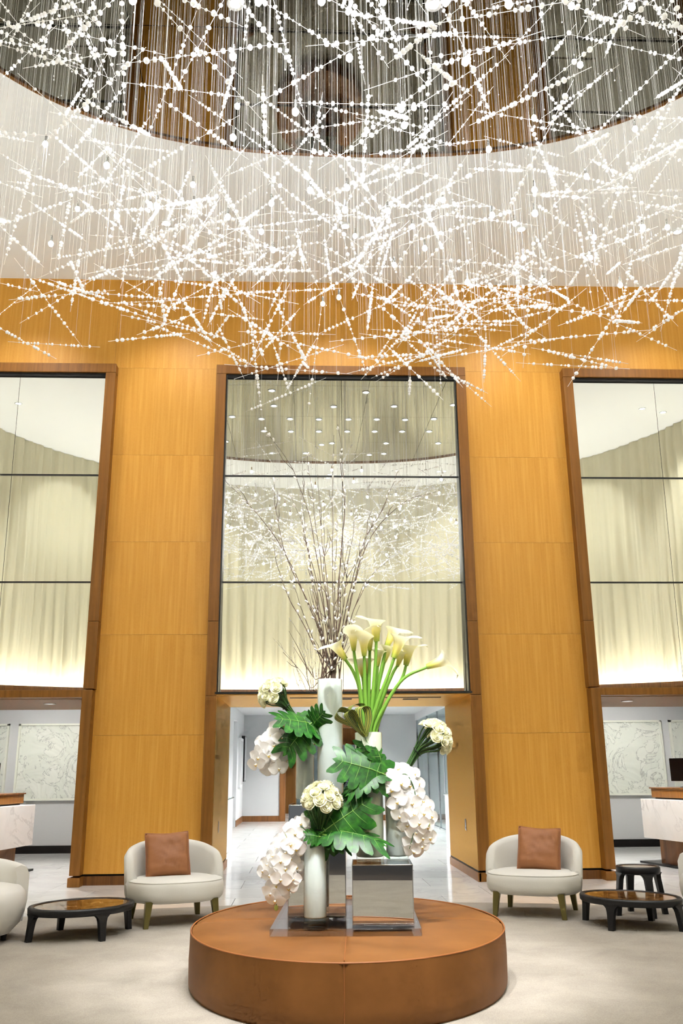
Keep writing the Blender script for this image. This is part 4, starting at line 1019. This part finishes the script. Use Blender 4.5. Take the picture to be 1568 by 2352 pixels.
# ---- pussy willow
random.seed(12)
def willow(tip, mids, label, start=None, dy=0, r=.0066, cat=1.0, ck=14):
    sx = start if start is not None else random.uniform(735, 779)
    b = Vector((.187+(sx-757)*.0026, 6.86+random.uniform(-.05, .05), 1.86)); e = thing('willow_branch', label, 'branch', b, group='pussy willow branches in the tallest vase')
    ws = [at(sx, 1562, 6.86)]+[at(x, y, 6.86+dy*(i+1)/(len(mids)+1)) for i, (x, y) in enumerate(mids)]+[at(tip[0], tip[1], 6.86+dy)]
    P = spline([b]+ws, 7); P = [p+Vector((noise.noise(p*7+Vector((sx, 0, 0))), noise.noise(p*7+Vector((0, sx, 0))), 0))*.012*min(1, i/10) for i, p in enumerate(P)]; n = len(P)
    MB().tube([p-b for p in P], [max(.0016, r*(1-.82*i/(n-1))) for i in range(n)], 6).build('stem', 'bark', e, True)
    m = MB()
    for k in range(int(ck*cat)):
        i = random.randint(int(n*.38), n-1); p = P[i]; t = (P[min(i+1, n-1)]-P[i-1]).normalized(); s = Quaternion(t, random.uniform(0, 6)) @ t.orthogonal().normalized()
        m.blob(p-b+s*.009+t*.006, .0085, .0085, .018, 6, 4, (t*.8+s*.5).normalized())
    if m.v: tag(m.build('catkins', 'catkin', e, True), kind='stuff')
    for k in range(random.randint(1, 3)):   # side twigs
        i = random.randint(int(n*.35), int(n*.8)); p = P[i]-b; t = (P[i+1]-P[i-1]).normalized(); s = Quaternion(t, random.uniform(0, 6)) @ t.orthogonal().normalized(); L = random.uniform(.1, .28)
        MB().tube([p, p+t*L*.5+s*L*.25, p+t*L+s*L*.3], [.003, .0022, .001], 5).build('twig', 'bark', e, True)
LB = 'slender brown willow branch with silvery catkins in the tallest vase'
OUT = [((608,988),[(748,1430),(720,1230),(672,1080)],'long willow branch rising highest at the left'),((778,975),[(772,1400),(790,1180),(783,1060)],'straight willow branch rising highest in the middle'),
       ((512,1100),[(722,1420),(640,1245),(570,1160)],'willow branch arching farthest to the left'),((1002,1130),[(800,1400),(845,1245),(925,1155)],'willow branch arching farthest to the right'),
       ((912,1085),[(790,1420),(830,1260),(880,1165)],'willow branch whose tip meets the upper mirror bar at right'),((628,1100),[(735,1450),(662,1290),(634,1170)],'willow branch curving up left to the upper mirror bar'),
       ((892,1285),[(790,1470),(820,1380),(852,1325)],'short willow branch leaning right below the chandelier reflection'),((622,1205),[(720,1480),(668,1380),(634,1290)],'low willow branch bowing out to the left')]
for tip, mids, lb in OUT: willow(tip, mids, lb+', catkins along it', dy=random.uniform(-.15, .25))
for tip, mids in [((705,1045),[(752,1400),(724,1200)]),((765,1000),[(765,1420),(764,1180)]),((668,1140),[(735,1430),(700,1230)]),((690,1180),[(740,1430),(712,1290)]),((745,1160),[(755,1430),(742,1280)]),((775,1190),[(768,1430),(770,1290)]),
                  ((818,1175),[(782,1430),(800,1290)]),((855,1195),[(790,1440),(822,1300)]),((705,1240),[(742,1470),(716,1340)]),((800,1240),[(775,1470),(786,1340)]),
                  ((838,1260),[(785,1480),(812,1360)]),((660,1300),[(730,1500),(690,1390)]),((785,1300),[(770,1500),(778,1390)]),((715,1330),[(745,1500),(724,1420)]),
                  ((826,1390),[(776,1520),(800,1460)]),((690,1120),[(744,1400),(705,1250)]),((730,1090),[(756,1400),(738,1230)]),((795,1130),[(775,1400),(785,1260)])]:
    willow(tip, mids, LB, dy=random.uniform(-.15, .25), ck=10)
for tip, mids in [((650,1498),[(715,1580),(690,1540)]),((694,1505),[(722,1560),(708,1535)])]: willow(tip, mids, 'short bare willow twig leaning low to the left of the tallest vase', start=738, dy=.05, r=.0035, cat=0)

# ================================================================== CHANDELIER
rnd = random.Random(99)
ch = thing('crystal_chandelier', 'huge oval chandelier of criss-crossing crystal bead strands and bright bulbs hanging from the ceiling', 'chandelier', (HX, HY, ZC))
def strand_mesh(seed):
    r = random.Random(seed); m = MB(); x = -.5
    m.tube([(-.56, 0, 0), (.56, 0, 0)], .0018, 4)
    x = -.46+r.random()*.04
    while x < .46:
        s = r.choice((.5, .6, .8, 1, 1, 1.15)); m.blob((x, 0, 0), .0168*s, .0168*s, .0132*s, 8, 5, (1, r.uniform(-.6, .6), r.uniform(-.6, .6)))
        x += r.choice((.033, .040, .050, .066, .10))
    return m.mesh('bead_strand', 'crystal', True)
SM = [strand_mesh(s) for s in range(16)]
strands = []; tries = 0
def zbot(rx): return 5.02+.35*min(1, rx)**3
while len(strands) < 640 and tries < 20000:
    tries += 1
    a = rnd.uniform(0, 2*pi); rr = sqrt(rnd.random()); x, y = .93*HA*rr*cos(a), .92*HB*rr*sin(a)
    zlo = zbot(rr); z = zlo+(7.25-zlo)*rnd.random()**.9
    L = rnd.uniform(.65, 1.15); az = rnd.uniform(0, pi); el = rnd.gauss(0, .33) if rnd.random() < .8 else rnd.uniform(-1.1, 1.1)
    d = Vector((cos(az)*cos(el), sin(az)*cos(el), sin(el))); p = Vector((HX+x, HY+y, z))
    if p.z-abs(d.z)*L/2 < zlo-.12: continue
    strands.append((p, d, L))
for k in range(75):                        # the low fringe on the side of the panelled wall
    a = rnd.uniform(.12*pi, .88*pi); rr = rnd.uniform(.35, .86); p = Vector((HX+.93*HA*rr*cos(a), HY+.92*HB*rr*sin(a), rnd.uniform(5.1, 5.75)))
    az = rnd.uniform(0, pi); el = rnd.gauss(0, .28); strands.append((p, Vector((cos(az)*cos(el), sin(az)*cos(el), sin(el))), rnd.uniform(.75, 1.2)))
def inview(p):
    d = p-EYE; z = d.dot(FWD); u = 784+CAM_F*d.dot(RGT)/z; v = 1176-CAM_F*d.dot(UPV)/z
    return (0 if (-60 < u < 1628 and -60 < v) else 1, z)
strands.sort(key=lambda s: inview(s[0]))
wires = MB(); top = ZC+.028
def wire(p, r=.0009):
    o = Vector((HX, HY, ZC)); a = p-o; wires.tube([a, Vector((a.x, a.y, top-ZC))], r, 3, False)
rest = MB()
for k, (p, d, L) in enumerate(strands):
    me = SM[k % 16]
    loc = p-Vector((HX, HY, ZC)); q = Vector((1, 0, 0)).rotation_difference(d)
    if k < 300:
        o = put('bead_strand', me, ch, loc); o.rotation_mode = 'QUATERNION'; o.rotation_quaternion = q; o.scale = (L, 1, 1) if False else (L, L**.3, L**.3)
    else:
        off = len(rest.v); mt = Matrix.LocRotScale(loc, q, Vector((L, L**.3, L**.3)))
        rest.v += [tuple(mt @ v.co) for v in me.vertices]; rest.f += [tuple(off+i for i in f.vertices) for f in me.polygons]; rest.mi += [0]*len(me.polygons)
    for s in (-.42, .42): wire(p+d*L*s)
tag(rest.build('bead_strands', 'crystal', ch, True), kind='stuff')
# hanging bulbs
BULBS = [(305,0),(445,8),(593,4),(738,2),(880,4),(1023,6),(1168,10),(1312,14),(1451,16),(260,121),(535,130),(802,133),(1068,142),(1332,149),(545,244),(678,257),(921,250),(928,288),(535,316),(975,344),(1122,343),(1226,271),(1458,296),(198,248),(104,331),(245,380),(443,424),(712,437),(797,431),(1017,459),(1227,436),(1346,405),(178,480),(268,496),(344,470),(360,472),(444,472),(523,498),(623,467),(792,482),(890,484),(947,520),(1130,494),(1182,513),(1228,490),(1476,522),(1532,522),(1364,545),(117,560),(480,588),(600,532),(627,574),(815,542),(975,570),(905,608),(1202,592),(1356,592),(1073,648),(1250,645),(1424,655),(741,698),(778,683)]
bulb_me = MB().blob((0, 0, 0), .024, .024, .028, 7, 5).mesh('bulb', 'bulb_glow', True)
cap_me = MB().tube([(0, 0, .022), (0, 0, .09)], .012, 8).mesh('bulb_stem', 'chrome', True)
for px, py in BULBS:
    for _ in range(60):
        z = rnd.uniform(5.6, 7.0); p = at_z(px, py, z); e2 = ((p.x-HX)/(HA*.93))**2+((p.y-HY)/(HB*.93))**2
        if e2 < 1: break
    else:
        p = at(px, py, 7.5)
    o = put('bulb', bulb_me, ch, p-Vector((HX, HY, ZC))); put('bulb_stem', cap_me, o); wire(p+Vector((0, 0, .09)), .0014)
# bulbs on the unseen far ends of the oval
for k in range(14):
    a = rnd.choice((0, pi))+rnd.uniform(-.5, .5); rr = rnd.uniform(.7, .92); p = Vector((HX+HA*rr*cos(a), HY+HB*rr*sin(a), rnd.uniform(5.8, 7)))
    o = put('bulb', bulb_me, ch, p-Vector((HX, HY, ZC))); put('bulb_stem', cap_me, o); wire(p, .0014)
# fine drops on single wires
drops = MB()
for k in range(560):
    a = rnd.uniform(0, 2*pi); rr = sqrt(rnd.random()); p = Vector((HX+.95*HA*rr*cos(a), HY+.92*HB*rr*sin(a), rnd.uniform(6.0, 7.8)))
    wire(p, .0009); drops.blob(p-Vector((HX, HY, ZC)), .006, .006, .008, 5, 3)
tag(drops.build('small_drops', 'crystal', ch, True), kind='stuff')
tag(wires.build('suspension_wires', 'wire', ch, True), kind='stuff')
